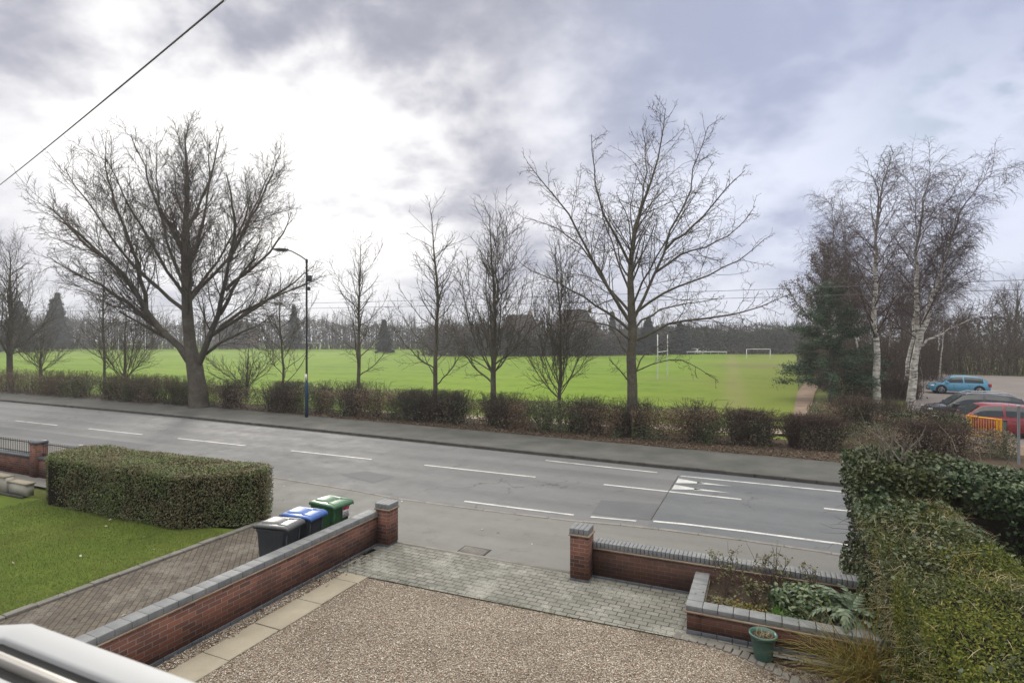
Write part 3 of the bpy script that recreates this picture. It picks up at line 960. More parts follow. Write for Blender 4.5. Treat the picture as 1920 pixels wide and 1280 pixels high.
def wheelie_bin(label, loc, rz, body_m, lid_m, open_lift=0.0, sticker=False, sy=1.0):
    """front faces +x, hinge and wheels at -x"""
    t = thing('wheelie_bin', label, 'wheelie bin', loc, rz, 'wheelie bins behind the low wall')
    H = 0.99
    secs = []
    for z, fx, bx, hy in ((0.04, .20, -.22, .20), (0.12, .225, -.26, .215), (.30, .25, -.275, .228), (.60, .285, -.29, .245), (.90, .315, -.305, .26), (.93, .335, -.32, .275), (H, .34, -.325, .28)):
        r = .045
        pts = []
        for cx, cy, a0 in ((fx - r, hy * sy - r, 0), (bx + r, hy * sy - r, 90), (bx + r, -hy * sy + r, 180), (fx - r, -hy * sy + r, 270)):
            for k in range(4):
                a = math.radians(a0 + k * 30)
                pts.append((cx + r * math.cos(a), cy + r * math.sin(a), z))
        secs.append(pts)
    mb = MB()
    n = 16
    V = np.array(secs).reshape(-1, 3)
    Q = [[k * n + i, k * n + (i + 1) % n, (k + 1) * n + (i + 1) % n, (k + 1) * n + i] for k in range(len(secs) - 1) for i in range(n)]
    mb.add(V, Q)
    mb.poly(secs[0][::-1])
    mb.build('body', body_m, t, bevel=0)
    for sgn in (-1, 1):                              # moulded front ribs
        MB().obox((.262, sgn * .19 * sy, .35), (.322, sgn * .19 * sy, .90), .03, .02).build('rib', body_m, t)
    # lid: flat lipped panel with a raised trapezoid and two ridges towards the front
    lid = MB()
    def zl(x):
        return open_lift * (x + .36) - .012 * (x + .36)
    rows = []
    for x, hy, z in ((-.36, .255, H - .01), (-.355, .27, H + .04), (-.30, .287, H + .068), (.30, .292, H + .066), (.375, .282, H + .05), (.40, .275, H + .02), (.405, .272, H - .025)):
        ys = np.array([-1, -1, -.93, -.8, 0, .8, .93, 1, 1]) * hy * sy
        dz = np.array([-.055, -.012, 0, .003, .006, .003, 0, -.012, -.055]) if -.35 < x < .39 else np.array([-.02, -.01, 0, 0, 0, 0, 0, -.01, -.02])
        rows.append([(x, yy, z + zl(x) + d) for yy, d in zip(ys, dz)])
    V = np.array(rows).reshape(-1, 3)
    c = 9
    lid.add(V, [[i * c + j, (i + 1) * c + j, (i + 1) * c + j + 1, i * c + j + 1] for i in range(len(rows) - 1) for j in range(c - 1)])
    lo = lid.build('lid', lid_m, t)
    so = lo.modifiers.new('thickness', 'SOLIDIFY')
    so.thickness = .012
    z0 = H + .06
    pn = MB()
    q = [(-.27, -.20, 0), (.16, -.17, 0), (.16, .17, 0), (-.27, .20, 0), (-.24, -.16, .038), (.10, -.125, .034), (.10, .125, .034), (-.24, .16, .038)]
    pn.add([(x, y * sy, z0 + zl(x) + z) for x, y, z in q], [[4, 5, 6, 7], [0, 1, 5, 4], [1, 2, 6, 5], [2, 3, 7, 6], [3, 0, 4, 7]])
    pn.build('raised_panel', lid_m, lo, bevel=.006)
    for sgn in (-1, 1):
        q = [(.10, .15, 0), (.36, .20, 0), (.36, .225, 0), (.10, .185, 0), (.12, .16, .03), (.345, .207, .014), (.345, .217, .014), (.12, .175, .03)]
        rg = MB().add([(x, sgn * y * sy, z0 + zl(x) + z) for x, y, z in q], [[4, 5, 6, 7], [0, 1, 5, 4], [1, 2, 6, 5], [2, 3, 7, 6], [3, 0, 4, 7]])
        rg.build('ridge', lid_m, lo)
    hb = MB().tubes([[(-.40, -.22 * sy, H), (-.40, 0, H), (-.40, .22 * sy, H)]], [[.014] * 3], 8, cap=True)
    for sgn in (-1, 1):
        hb.box(-.41, -.31, sgn * .2 * sy - .015, sgn * .2 * sy + .015, H - .03, H + .03)
    hb.build('handle', body_m, t)
    for sgn in (-1, 1):
        w = MB().lathe([(.02, -.025), (.09, -.025), (.10, -.015), (.10, .015), (.09, .025), (.02, .025)], 16, (-.26, sgn * .255 * sy, .10), 'y')
        w.build('wheel', M['rubber'], t)
    if sticker:
        st = MB().box(.338, .341, .02, .215, .70, .93).build('sticker', M['sticker_white'], t)
        MB().box(.3415, .343, .025, .21, .86, .925).build('red_band', M['sticker_red'], st)
        mb = MB()
        for i, (a, b) in enumerate(((.04, .19), (.05, .17), (.04, .195))):
            mb.box(.3415, .3425, a, b, .80 - i * .03, .815 - i * .03)
        mb.build('print', M['sticker_grey'], st)
    return t


wheelie_bin('charcoal black wheelie bin nearest the house, with black lid', (-8.66, 8.28, .032), math.radians(9), M['black_plastic'], M['black_lid'], .03)
wheelie_bin('black wheelie bin with blue lid, between the black and green bins', (-8.72, 8.98, .032), math.radians(6), M['black_plastic'], M['blue_plastic'], .0)
wheelie_bin('dark green wheelie bin with green lid and red and white sticker', (-8.78, 9.86, .032), math.radians(-4), M['green_plastic'], M['green_lid'], .0, True, 1.08)

# ------------------------------------------------------------------ plant pot
M['pot'] = plain('green_glazed_plastic', (.045, .105, .085), .38, .5, var=.12)
t_ = thing('plant_pot', 'round green plastic plant pot in front of the raised bed', 'plant pot', (-0.03, 9.02, 0.03))
MB().lathe([(.001, .0), (.115, .0), (.12, .01), (.155, .20), (.175, .33), (.19, .335), (.195, .36), (.19, .372), (.172, .372), (.165, .32), (.14, .30)], 36).build('pot', M['pot'], t_, smooth=True)
MB().lathe([(.165, .315), (.08, .335), (.001, .34)], 24).build('soil', M['soil'], t_)
mb = MB()
n = 50
mb.blades(np.c_[RNG.normal(0, .06, (n, 2)), np.full(n, .33)], np.c_[RNG.normal(0, .6, (n, 2)), np.full(n, .8)], RNG.uniform(.06, .14, n), .005, RNG)
mb.build('dead_stems', M['straw'], t_)

# ------------------------------------------------------------------ street lamp
M['lamp_black'] = plain('black_painted_steel', (.02, .022, .026), .5, .4)
M['lamp_blue'] = plain('dark_blue_painted_steel', (.03, .07, .13), .5, .4, var=.2)
M['lamp_glass'] = plain('lamp_glass', (.3, .32, .34), .2, .5)
lp = G(575, 785)
t_ = thing('street_lamp', 'tall dark street lamp with blue lower post and single arm on the far pavement', 'street lamp', (lp[0], lp[1], .1), YAW)
MB().lathe([(.001, 0), (.095, 0), (.095, 1.9), (.06, 2.05)], 14).build('base_post', M['lamp_blue'], t_, smooth=False)
MB().lathe([(.06, 2.05), (.055, 5), (.05, 8.75), (.07, 8.76), (.07, 8.95), (.001, 9.0)], 12).build('pole', M['lamp_black'], t_)
MB().tubes([[(0, 0, 8.9), (-.35, 0, 9.15), (-.85, 0, 9.42), (-1.15, 0, 9.5)]], [[.035] * 4], 8, cap=True).build('arm', M['lamp_black'], t_)
hd = MB()
rows = []
for x, w, zt, zb in ((-1.05, .06, 9.54, 9.46), (-1.2, .13, 9.58, 9.44), (-1.55, .17, 9.6, 9.46), (-1.85, .13, 9.57, 9.5), (-1.95, .05, 9.54, 9.52)):
    rows.append([(x, -w, zb), (x, -w * .6, zt), (x, w * .6, zt), (x, w, zb), (x, 0, zb - .02)])
V = np.array(rows).reshape(-1, 3)
hd.add(V, [[i * 5 + j, i * 5 + (j + 1) % 5, (i + 1) * 5 + (j + 1) % 5, (i + 1) * 5 + j] for i in range(4) for j in range(5)])
hd.build('lamp_head', M['lamp_black'], t_)
MB().box(-1.75, -1.3, -.10, .10, 9.41, 9.435).build('lens', M['lamp_glass'], t_)
MB().box(.05, .28, -.10, .10, 7.7, 8.05).build('control_box', M['lamp_black'], t_, bevel=.02)
MB().box(.05, .2, -.08, .08, 7.2, 7.4).build('bracket', M['lamp_black'], t_, bevel=.02)
MB().box(-.06, .06, -.125, -.098, 2.1, 2.45).build('number_plate', M['sticker_white'], t_)

# ------------------------------------------------------------------ overhead wires
M['cable'] = plain('cable', (.13, .13, .14), .6, .3)


def wire(name, label, p0, p1, sag, r, n=40):
    t = np.linspace(0, 1, n)
    P = np.outer(1 - t, p0) + np.outer(t, p1)
    P[:, 2] -= sag * 4 * t * (1 - t)
    o = MB().tubes(P[None], np.full((1, n), r), 6).build(name, M['cable'])
    return tag(o, label, 'cable')


def px_at(u, v, d):
    """point seen at pixel u,v at depth d"""
    p = d * FW + (u - 960) / FPX * d * RT
    return np.array([p[0], p[1], CAMH + (HOR - v) / FPX * d])


a_, b_ = px_at(410, 0, 5.0), px_at(0, 338, 15.0)
wire('telephone_cable', 'thick cable slanting down across the sky at the upper left', a_ - (b_ - a_) * .25, b_ + (b_ - a_) * 1.2, .12, .009)
wire('overhead_wire', 'upper of two thin wires crossing the sky behind the bare trees', np.array([-75, 33.5, 7.75]), np.array([62, 30.5, 7.9]), .75, .012, 60)
wire('overhead_wire', 'lower of two thin wires crossing the sky behind the bare trees', np.array([-75, 33.5, 7.4]), np.array([62, 30.5, 7.45]), .75, .012, 60)

# ------------------------------------------------------------------ goals and rugby posts
M['white_metal'] = plain('white_painted_metal', (.55, .56, .57), .45, .4, var=.05)


def rugby(label, loc, rz, top=6.2):
    t = thing('rugby_posts', label, 'rugby posts', loc, rz, 'rugby posts on the playing field')
    for s in (-1, 1):
        MB().lathe([(.06, 0), (.06, 3), (.05, top), (.001, top)], 8, (s * 2.8, 0, 0)).build('post', M['white_metal'], t)
    MB().tubes([[(-2.8, 0, 3), (2.8, 0, 3)]], [[.05, .05]], 8).build('crossbar', M['white_metal'], t)
    return t


def goal(label, loc, rz, w=7.32, h=2.44):
    t = thing('football_goal', label, 'football goal', loc, rz, 'football goals on the playing field')
    for s in (-1, 1):
        MB().lathe([(.07, 0), (.07, h), (.001, h + .01)], 8, (s * w / 2, 0, 0)).build('post', M['white_metal'], t)
    MB().tubes([[(-w / 2, 0, h), (w / 2, 0, h)]], [[.07, .07]], 8).build('crossbar', M['white_metal'], t)
    return t


p0, p1 = G(1235, 711), G(1250, 706)
rugby('tall white rugby posts seen end on, behind the right bare tree', (*((p0 + p1) / 2)[:2], -.03), math.atan2(*(p1 - p0)[[1, 0]]), 4.9)
p0 = G(275, 671.5)
rugby('distant white rugby posts far left beyond the big tree', (p0[0] - 2.5, p0[1] - 1.5, -.03), math.radians(25), 6.5)
c = (px_at(1401, 683, 121) + px_at(1444, 687, 117)) / 2
goal('white football goal frame by the worn track at the right of the field', (c[0], c[1], -.03), math.radians(30), 5.2, 2.0)
c = G(581, 655)
goal('tiny white football goal at the far edge beside the lamp post', (c[0], c[1], -.03), math.radians(20))

# ------------------------------------------------------------------ hedges from a footprint
def smooth_noise(P, scale, seed):
    r = np.random.default_rng(seed)
    out = np.zeros(len(P))
    for i in range(7):
        k = r.normal(0, 1, 3) * scale * (0.7 + .5 * i)
        out += np.sin(P @ k + r.uniform(0, 6.28)) / (1 + .6 * i)
    return out / 2.5


def hedge_points(poly, h, n, rng, seed, depth=.15, amp=.12, nscale=1.2, z0=.03, round_r=.2, top_share=None, batter=0.0):
    """points and normals in the outer shell of a prism with a soft top edge"""
    P = np.array(poly, float)
    k = len(P)
    area2 = 0.5 * np.sum(P[:, 0] * np.roll(P[:, 1], -1) - np.roll(P[:, 0], -1) * P[:, 1])
    if area2 < 0:
        P = P[::-1]
        area2 = -area2
    ed = np.roll(P, -1, 0) - P
    L = np.linalg.norm(ed, axis=1)
    share = area2 / (area2 + L.sum() * h) if top_share is None else top_share
    nt = int(n * share)
    lo, hi = P.min(0), P.max(0)
    c = rng.uniform(lo, hi, (int(nt * (hi - lo).prod() / area2 * 1.15) + 10, 2))
    inside = np.zeros(len(c), bool)
    for i in range(k):
        a, b = P[i], P[(i + 1) % k]
        cond = (a[1] > c[:, 1]) != (b[1] > c[:, 1])
        xi = (b[0] - a[0]) * (c[:, 1] - a[1]) / (b[1] - a[1] + 1e-12) + a[0]
        inside ^= cond & (c[:, 0] < xi)
    c = c[inside][:nt]
    # distance to the edge, for the rounding
    dist = np.full(len(c), 9.0)
    for i in range(k):
        a, e = P[i], ed[i]
        tt = np.clip(((c - a) @ e) / (L[i] ** 2), 0, 1)
        dist = np.minimum(dist, np.linalg.norm(c - (a + tt[:, None] * e), axis=1))
    drop = np.where(dist < round_r, round_r - np.sqrt(np.maximum(0, round_r ** 2 - (round_r - dist) ** 2)), 0)
    top = np.c_[c, h - drop]
    topn = np.tile([0, 0, 1.0], (len(top), 1))
    ns = n - nt
    e = rng.choice(k, ns, p=L / L.sum())
    tt = rng.uniform(0, 1, ns)
    z = rng.uniform(z0, h - round_r * .3, ns)
    nrm = np.c_[ed[:, 1], -ed[:, 0]] / L[:, None]
    side = np.c_[P[e] + tt[:, None] * ed[e], z]
    side[:, :2] -= nrm[e] * (batter * z / h)[:, None]
    siden = np.c_[nrm[e], np.full(ns, .25)]
    pts = np.vstack([top, side])
    nn = np.vstack([topn, siden])
    w = smooth_noise(pts, nscale, seed) * amp
    pts += nn * (w - rng.uniform(0, 1, len(pts)) ** 1.5 * depth)[:, None]
    return pts, nn, w


def core_prism(poly, h, inset, z0=0.0):  # solid block added inside a hedge to stop light coming through
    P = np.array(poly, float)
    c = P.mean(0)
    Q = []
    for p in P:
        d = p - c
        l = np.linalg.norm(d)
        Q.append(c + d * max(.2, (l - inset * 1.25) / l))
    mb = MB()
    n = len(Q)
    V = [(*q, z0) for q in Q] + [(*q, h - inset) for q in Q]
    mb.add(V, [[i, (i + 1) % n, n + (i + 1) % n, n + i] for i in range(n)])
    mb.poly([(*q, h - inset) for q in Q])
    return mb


# clipped privet hedge on the left
PRIVET = [(-18.3, 9.15), (-15.5, 9.15), (-12.9, 9.22), (-11.6, 10.2), (-11.45, 10.6), (-11.75, 11.0), (-13.5, 11.15), (-19.2, 10.75), (-18.9, 9.6)]
rng = np.random.default_rng(21)
t_ = thing('clipped_hedge', 'neatly clipped box shaped privet hedge beside the left lawn', 'hedge')
mb = MB()
p, nn, w = hedge_points(PRIVET, 1.36, 70000, rng, 5, .13, .08, 1.5, .05, .10)
mb.leaves(p, nn, .045, rng, .6, .7)
mb.build('foliage', M['privet'], t_)
core_prism(PRIVET, 1.36, .11).build('dark_core', M['core'], t_)
mb = MB()
p, nn, w = hedge_points(PRIVET, 1.37, 1500, rng, 5, .02, .05, 1.5, .05, .1, .9)
mb.blades(p, nn + rng.normal(0, .5, p.shape), rng.uniform(.05, .16, len(p)), .004, rng, 2, .1)
mb.build('shoots', M['straw'], t_)

# mossy boundary hedge on the right and the ivy mound where it meets the road
BOUND = [(1.50, 3.6), (2.9, 3.6), (3.1, 6.5), (2.95, 9.0), (2.8, 11.6), (2.2, 12.0), (1.55, 11.8), (1.36, 11), (1.42, 8), (1.48, 5.5)]
rng = np.random.default_rng(22)
t_ = thing('boundary_hedge', 'large mossy green boundary hedge with dry stems along the right side', 'hedge')
mb = MB()
p, nn, w = hedge_points(BOUND, 1.98, 150000, rng, 9, .2, .2, 1.0, .05, .28)
keep = ~((p[:, 1] > 9.2) & (rng.uniform(0, 1, len(p)) < .35))
mb.leaves(p[keep], nn[keep], .038, rng, .42, .9)
mb.build('foliage', M['moss_hedge'], t_)
core_prism(BOUND, 1.9, .24).build('dark_core', M['core'], t_)
mb = MB()
p, nn, w = hedge_points(BOUND, 2.0, 14000, rng, 9, .05, .2, 1.0, .2, .28)
f = smooth_noise(p, 1.0, 77)
keep = rng.uniform(0, 1, len(p)) < np.clip(f * 1.5 + .12, .04, 1)
p, nn = p[keep], nn[keep]
mb.blades(p, nn * .35 + rng.normal(0, .8, p.shape) * [1, 1, .5], rng.uniform(.06, .24, len(p)), .0045, rng, 3, .4)
mb.build('dry_stems', M['straw'], t_)
mb = MB()
p, nn, w = hedge_points(BOUND, 2.02, 30000, rng, 9, .06, .2, 1.0, .3, .28)
keep = rng.uniform(0, 1, len(p)) < np.clip((p[:, 1] - 8.2) / 3.2, .015, 1) * np.clip(1.25 - (p[:, 0] - 1.4) * .7, .1, 1)
mb.leaves(p[keep], nn[keep], .06, rng, .8, .6, .08)
mb.build('ivy', M['ivy'], t_)

IVY = [(1.36, 11.6), (1.75, 11.2), (2.9, 11.4), (4.2, 11.0), (6.0, 10.9), (9.5, 10.8), (9.5, 12.6), (6.2, 12.7), (4.5, 12.9), (3.0, 13.0), (1.75, 12.95), (1.36, 12.5)]
rng = np.random.default_rng(23)
t_ = thing('ivy_hedge', 'tall dark ivy covered hedge mound at the roadside beyond the mossy hedge', 'hedge')
mb = MB()
p, nn, w = hedge_points(IVY, 2.68, 78000, rng, 14, .26, .34, .8, .05, .5)
p[:, 2] *= np.interp(p[:, 0], [2.2, 7], [1, .8])
mb.leaves(p, nn, .07, rng, .85, .65, .08)
mb.build('ivy', M['ivy'], t_)
core_prism(IVY, 2.1, .36).build('dark_core', M['core'], t_)
mb = MB()
p, nn, w = hedge_points(IVY, 2.70, 110, rng, 14, .1, .3, .8, .8, .45, .75)
D = nn * [.6, .6, 1] + rng.normal(0, .45, p.shape)
L = rng.uniform(.12, .4, len(p))
mb.tubes(np.stack([p, p + D * (L * .5)[:, None], p + D * L[:, None] + rng.normal(0, .08, p.shape)], 1), np.tile([.008, .006, .003], (len(p), 1)), 4)
# a spray of bare pale branches on the near corner
for i in range(16):
    b0 = np.array([1.75 + rng.uniform(-.2, .6), 12.1 + rng.uniform(-.3, .3), 2.5])
    d = np.array([rng.normal(-.05, .35), rng.normal(0, .25), 1.0])
    l = rng.uniform(.25, .6)
    q = [b0, b0 + d * l * .5, b0 + d * l + rng.normal(0, .1, 3)]
    mb.tubes([q], [[.014, .010, .005]], 5)
    for j in range(3):
        s = q[1] + (q[2] - q[1]) * rng.uniform(0, .8)
        e = s + (d + rng.normal(0, .5, 3)) * l * .35
        mb.tubes([[s, e]], [[.007, .003]], 4)
# twigs reaching out over the road
for i in range(9):
    b0 = np.array([1.45, 11.7 + rng.uniform(-.2, .7), rng.uniform(.5, 1.9)])
    d = np.array([-1, rng.normal(0, .3), rng.normal(0, .25)])
    l = rng.uniform(.2, .55)
    q = [b0, b0 + d * l * .6, b0 + d * l + rng.normal(0, .06, 3)]
    mb.tubes([q], [[.006, .004, .002]], 4)
mb.build('bare_stems', M['twig_pale'], t_)

# ------------------------------------------------------------------ hedge along the far verge
def verge_hedge(label, x0, x1, yc, w, h, leaf_m, twig_m, nleaf, ntwig, seed, holes=0.0, group='sections of the hedge along the far verge', lump=.24, zbase=.08, leaf=.075, slope=0.0):
    rng = np.random.default_rng(seed)
    nleaf, ntwig = int(nleaf * 1.7), int(ntwig * 1.6)
    x0, x1 = x0 - .25, x1 + .25
    t = thing('hedge_section', label, 'hedge', (0, 0, 0), 0, group)
    L = x1 - x0
    yy = lambda x: yc + slope * (x - x0)
    poly = [(x0, yy(x0) - w / 2), (x0 + L * .33, yy(x0 + L * .33) - w / 2 - .1), (x0 + L * .66, yy(x0 + L * .66) - w / 2 + .1), (x1, yy(x1) - w / 2),
            (x1 + .2, yy(x1)), (x1, yy(x1) + w / 2), (x0 + L * .5, yy(x0 + L * .5) + w / 2 + .1), (x0, yy(x0) + w / 2), (x0 - .2, yy(x0))]
    if nleaf:
        p, nn, _ = hedge_points(poly, h, nleaf, rng, seed, w * .42, lump, .9, zbase + .05, .3)
        if holes:
            f = smooth_noise(p * [1, .2, .6], 1.1, seed + 1)
            p, nn = p[f > holes - .45], nn[f > holes - .45]
        MB().leaves(p, nn, leaf, rng, .6, .8).build('foliage', leaf_m, t)
    # upright stems with side twigs
    n = ntwig
    cl = rng.uniform(x0, x1, max(3, int(L * 1.1)))
    bx = rng.choice(cl, n) + rng.normal(0, .16, n)
    bx = np.clip(bx, x0 - .2, x1 + .2)
    B = np.c_[bx, yc + slope * (bx - x0) + rng.uniform(-w * .3, w * .3, n), np.full(n, zbase - .03)]
    d = np.c_[rng.normal(0, .30, n), rng.normal(0, .25, n), np.ones(n)]
    l = h * rng.uniform(.7, 1.28, n)
    P = np.stack([B + d * (l * s)[:, None] + rng.normal(0, .05, (n, 3)) * s for s in (0, .35, .7, 1)], 1)
    mb = MB().tubes(P, np.outer(rng.uniform(.8, 1.6, n), [.013, .010, .007, .004]), 3)
    m = n * 7
    i = rng.integers(0, n, m)
    s = rng.uniform(.25, 1, m)
    S = B[i] + d[i] * (l[i] * s)[:, None]
    dd = d[i] * .5 + rng.normal(0, .75, (m, 3)) + [0, 0, .3]
    ll = rng.uniform(.15, .45, m)
    E = S + dd * ll[:, None]
    E[:, 2] = np.minimum(E[:, 2], h * 1.25)
    E[:, 2] = np.maximum(E[:, 2], zbase)
    mb.tubes(np.stack([S, E], 1), np.tile([.007, .004], (m, 1)), 3)
    mb.build('stems', twig_m, t)
    return t


HD, HB, TW, TB = M['hedge_dark'], M['hedge_brown'], M['twig'], M['twig_brown']
verge_hedge('dense brownish hedge at the far left edge of the road', -72, -51.6, 25.8, 1.7, 1.7, HB, TB, 9000, 300, 31)
verge_hedge('dense hedge below the small young trees at the left', -51.6, -41.2, 26.0, 1.7, 1.65, HD, TB, 9000, 260, 32)
verge_hedge('dense mixed hedge just left of the big bare tree trunk', -41.2, -33.2, 26.1, 1.7, 1.6, HB, TB, 9000, 260, 33)
verge_hedge('thin twiggy hedge between the big bare tree and the lamp post', -32.2, -26.6, 26.2, 1.5, 1.55, HB, TW, 6500, 330, 34, .05)
verge_hedge('dense dark evergreen hedge directly behind the lamp post', -26.5, -18.9, 26.5, 1.8, 1.65, HD, TW, 13500, 220, 35, 0, lump=.22)
verge_hedge('sparse see-through hedge with pale path behind, right of the dark evergreen section', -18.9, -15.2, 26.3, 1.2, 1.45, HB, TW, 3600, 330, 36, .1)
verge_hedge('sparse bushy hedge between the two tallest slender trees', -15.2, -11.3, 26.3, 1.2, 1.45, HD, TW, 4600, 300, 37, .0)
verge_hedge('dense dark hedge below the low branching vase shaped tree', -11.3, -6.2, 26.2, 1.7, 1.45, HD, TW, 11000, 200, 38, 0)
verge_hedge('dark rounded evergreen shrub right of the right bare tree trunk', -5.2, -2.3, 26.2, 1.7, 1.5, HD, TW, 8000, 110, 39, 0, lump=.2)
verge_hedge('reddish brown twiggy hedge with leaf litter below, left of the timber rails', -2.3, -.2, 26.4, 1.3, 1.25, HB, TB, 3200, 260, 40, 0)
verge_hedge('bare twiggy hedge growing through the timber rails', -.2, 1.7, 26.6, 1.0, 1.15, HB, TB, 700, 230, 41, .4)
verge_hedge('wide clipped brown hedge in front of the car park', 1.6, 8.3, 26.7, 1.9, 1.04, HB, TB, 13000, 420, 42, 0, lump=.12, slope=.16, leaf=.06)
verge_hedge('clipped dark twig hedge at the end of the field path', 2.3, 5.6, 31.6, 1.8, 1.45, HB, TB, 6500, 240, 43, 0, lump=.12)
verge_hedge('low green topped hedge beside the parked cars', 4.8, 7.6, 30.4, 1.7, 1.3, HD, TW, 6500, 120, 44, 0, lump=.12)

# timber rails and post in the gap
M['grey_wood'] = noisy('weathered_timber', [(.10, .09, .075), (.17, .155, .13), (.24, .22, .19)], 3, 50, .9, .2, .3, .005)
t_ = thing('timber_rails', 'weathered timber post and rail fence half hidden in the twiggy hedge', 'fence')
for x in (-1.05, .15, 1.7):
    MB().box(x - .06, x + .06, 27.25, 27.37, -.05, 1.15 if x > -1 else 1.3).build('post', M['grey_wood'], t_)
for z in (.35, .68, 1.0):
    MB().box(-1.05, 1.7, 27.38, 27.42, z, z + .10).build('rail', M['grey_wood'], t_)

# dead leaves on verge, paths and gravel
def scatter(name, pts, size, mat, rng, tilt=.35):
    o = MB().leaves(pts, np.tile([0, 0, 1.0], (len(pts), 1)), size, rng, .6, tilt, .05).build(name, mat)
    return tag(o, kind='stuff')


rng = np.random.default_rng(50)
n = 15000
x = rng.uniform(-60, 8, n)
x[:n // 2] = rng.uniform(-24, 4, n // 2)
yv = lerp_line(FARK, x) + 3.35 + np.abs(rng.normal(0, 1.0, n))
scatter('fallen_leaves', np.c_[x, yv, .115 + rng.uniform(0, .05, n)], .085, M['dead_leaf'], rng)
P = [np.c_[rng.normal(-7.75, .12, 140), rng.uniform(8.0, 9.9, 140), rng.uniform(.035, .07, 140)],
     np.c_[rng.normal(.45, .3, 160), rng.normal(8.75, .25, 160), rng.uniform(.02, .06, 160)],
     np.c_[rng.uniform(-.85, 1.6, 260), rng.uniform(9.55, 10.65, 260), rng.uniform(.38, .42, 260)],
     np.c_[rng.uniform(-7.9, -7.55, 90), rng.uniform(4, 9, 90), rng.uniform(.02, .04, 90)]]
scatter('fallen_leaves', np.vstack(P), .055, M['dead_leaf'], rng)
P = [np.c_[rng.uniform(-15.5, -8.6, 26), rng.uniform(4.5, 9.4, 26), np.full(26, .06)], np.c_[rng.uniform(-14, 1, 16), rng.uniform(11.2, 13.6, 16), np.full(16, .035)]]
scatter('bleached_leaves', np.vstack(P), .085, M['pale_leaf'], rng)

# grass blades on the lawn, tufts along kerb and edging
rng = np.random.default_rng(51)
n = 60000
x, y = rng.uniform(-19, -11.65, n), rng.uniform(3.5, 9.6, n)
M['grass'] = leafy('grass_blade', [(0.040, 0.063, 0.014), (0.071, 0.113, 0.018), (0.109, 0.155, 0.025), (0.172, 0.190, 0.063)], .65, .25, .3, [(0.069, 0.081, 0.021), (0.127, 0.138, 0.034), (0.218, 0.213, 0.081)], .55)
mb = MB().blades(np.c_[x, y, np.full(n, .02)], np.c_[rng.normal(0, .5, (n, 2)), np.ones(n)], rng.uniform(.03, .07, n), .006, rng, 2, .5)
tag(mb.build('lawn_grass', M['grass']), kind='stuff')
n = 1500
A = [np.c_[rng.uniform(-7.6, -1.2, 160), rng.normal(8.98, .03, 160)], np.c_[rng.normal(-11.62, .05, 700), rng.uniform(3, 10.3, 700)], np.c_[rng.normal(-8.25, .05, 120), rng.uniform(6, 7.6, 120)], np.c_[rng.normal(-11.4, .18, 150), rng.normal(10.75, .15, 150)]]
A = np.vstack(A)
n = len(A)
mb = MB().blades(np.c_[A, np.full(n, .02)], np.c_[rng.normal(0, .5, (n, 2)), np.ones(n)], rng.uniform(.05, .13, n), .006, rng, 2, .6)
tag(mb.build('grass_tufts', M['grass']), kind='stuff')

# loose pebbles over the gravel
rng = np.random.default_rng(52)
n = 26000
x, y = rng.uniform(-7.1, 1.6, n), 8.95 - rng.uniform(0, 1, n) ** .8 * 5.2
ok = (y < 8.9) & ~((x > -.6) & (y > 8.9 - (x + .6) * .5))
x, y = x[ok], y[ok]
extra = 1600
x = np.r_[x, rng.normal(-7.75, .07, extra)]
y = np.r_[y, rng.uniform(3, 9.5, extra)]
n = len(x)
r = rng.uniform(.007, .016, n)
oc = np.array([[1, 0, 0], [0, 1, 0], [-1, 0, 0], [0, -1, 0], [0, 0, .7], [0, 0, -.7]], float)
fc = np.array([[0, 1, 4], [1, 2, 4], [2, 3, 4], [3, 0, 4], [1, 0, 5], [2, 1, 5], [3, 2, 5], [0, 3, 5]])
ang = rng.uniform(0, 6.28, n)
V = oc[None] * r[:, None, None] * rng.uniform(.7, 1.3, (n, 6, 1))
ca, sa = np.cos(ang)[:, None], np.sin(ang)[:, None]
V = np.stack([V[..., 0] * ca - V[..., 1] * sa, V[..., 0] * sa + V[..., 1] * ca, V[..., 2]], -1) + np.c_[x, y, .014 + r * .4][:, None]
T = (np.arange(n)[:, None, None] * 6 + fc[None]).reshape(-1, 3)
tag(MB().add(V.reshape(-1, 3), t=T).build('loose_pebbles', M['pebble']), kind='stuff')

# ------------------------------------------------------------------ plants in the raised bed
M['shrub_leaf'] = leafy('glossy_shrub_leaf', [(.035, .065, .03), (.06, .105, .045), (.105, .155, .065), (.2, .25, .13)], .4, .5, .2)
M['silver_leaf'] = leafy('silver_green_leaf', [(.07, .11, .065), (.11, .16, .10), (.17, .225, .15), (.27, .32, .24)], .55, .35, .2)
M['bright_leaf'] = leafy('bright_green_leaf', [(.07, .17, .02), (.11, .24, .03), (.17, .30, .05)], .5, .4, .3)
M['rose_leaf'] = leafy('rose_leaf', [(.07, .08, .03), (.12, .13, .05), (.2, .2, .10), (.10, .05, .03)], .5, .4, .25)
M['olive_stem'] = leafy('olive_stem', [(0.084, 0.084, 0.021), (0.140, 0.133, 0.028), (0.224, 0.182, 0.042), (0.280, 0.154, 0.042)], .6, .3, .15)
rng = np.random.default_rng(60)


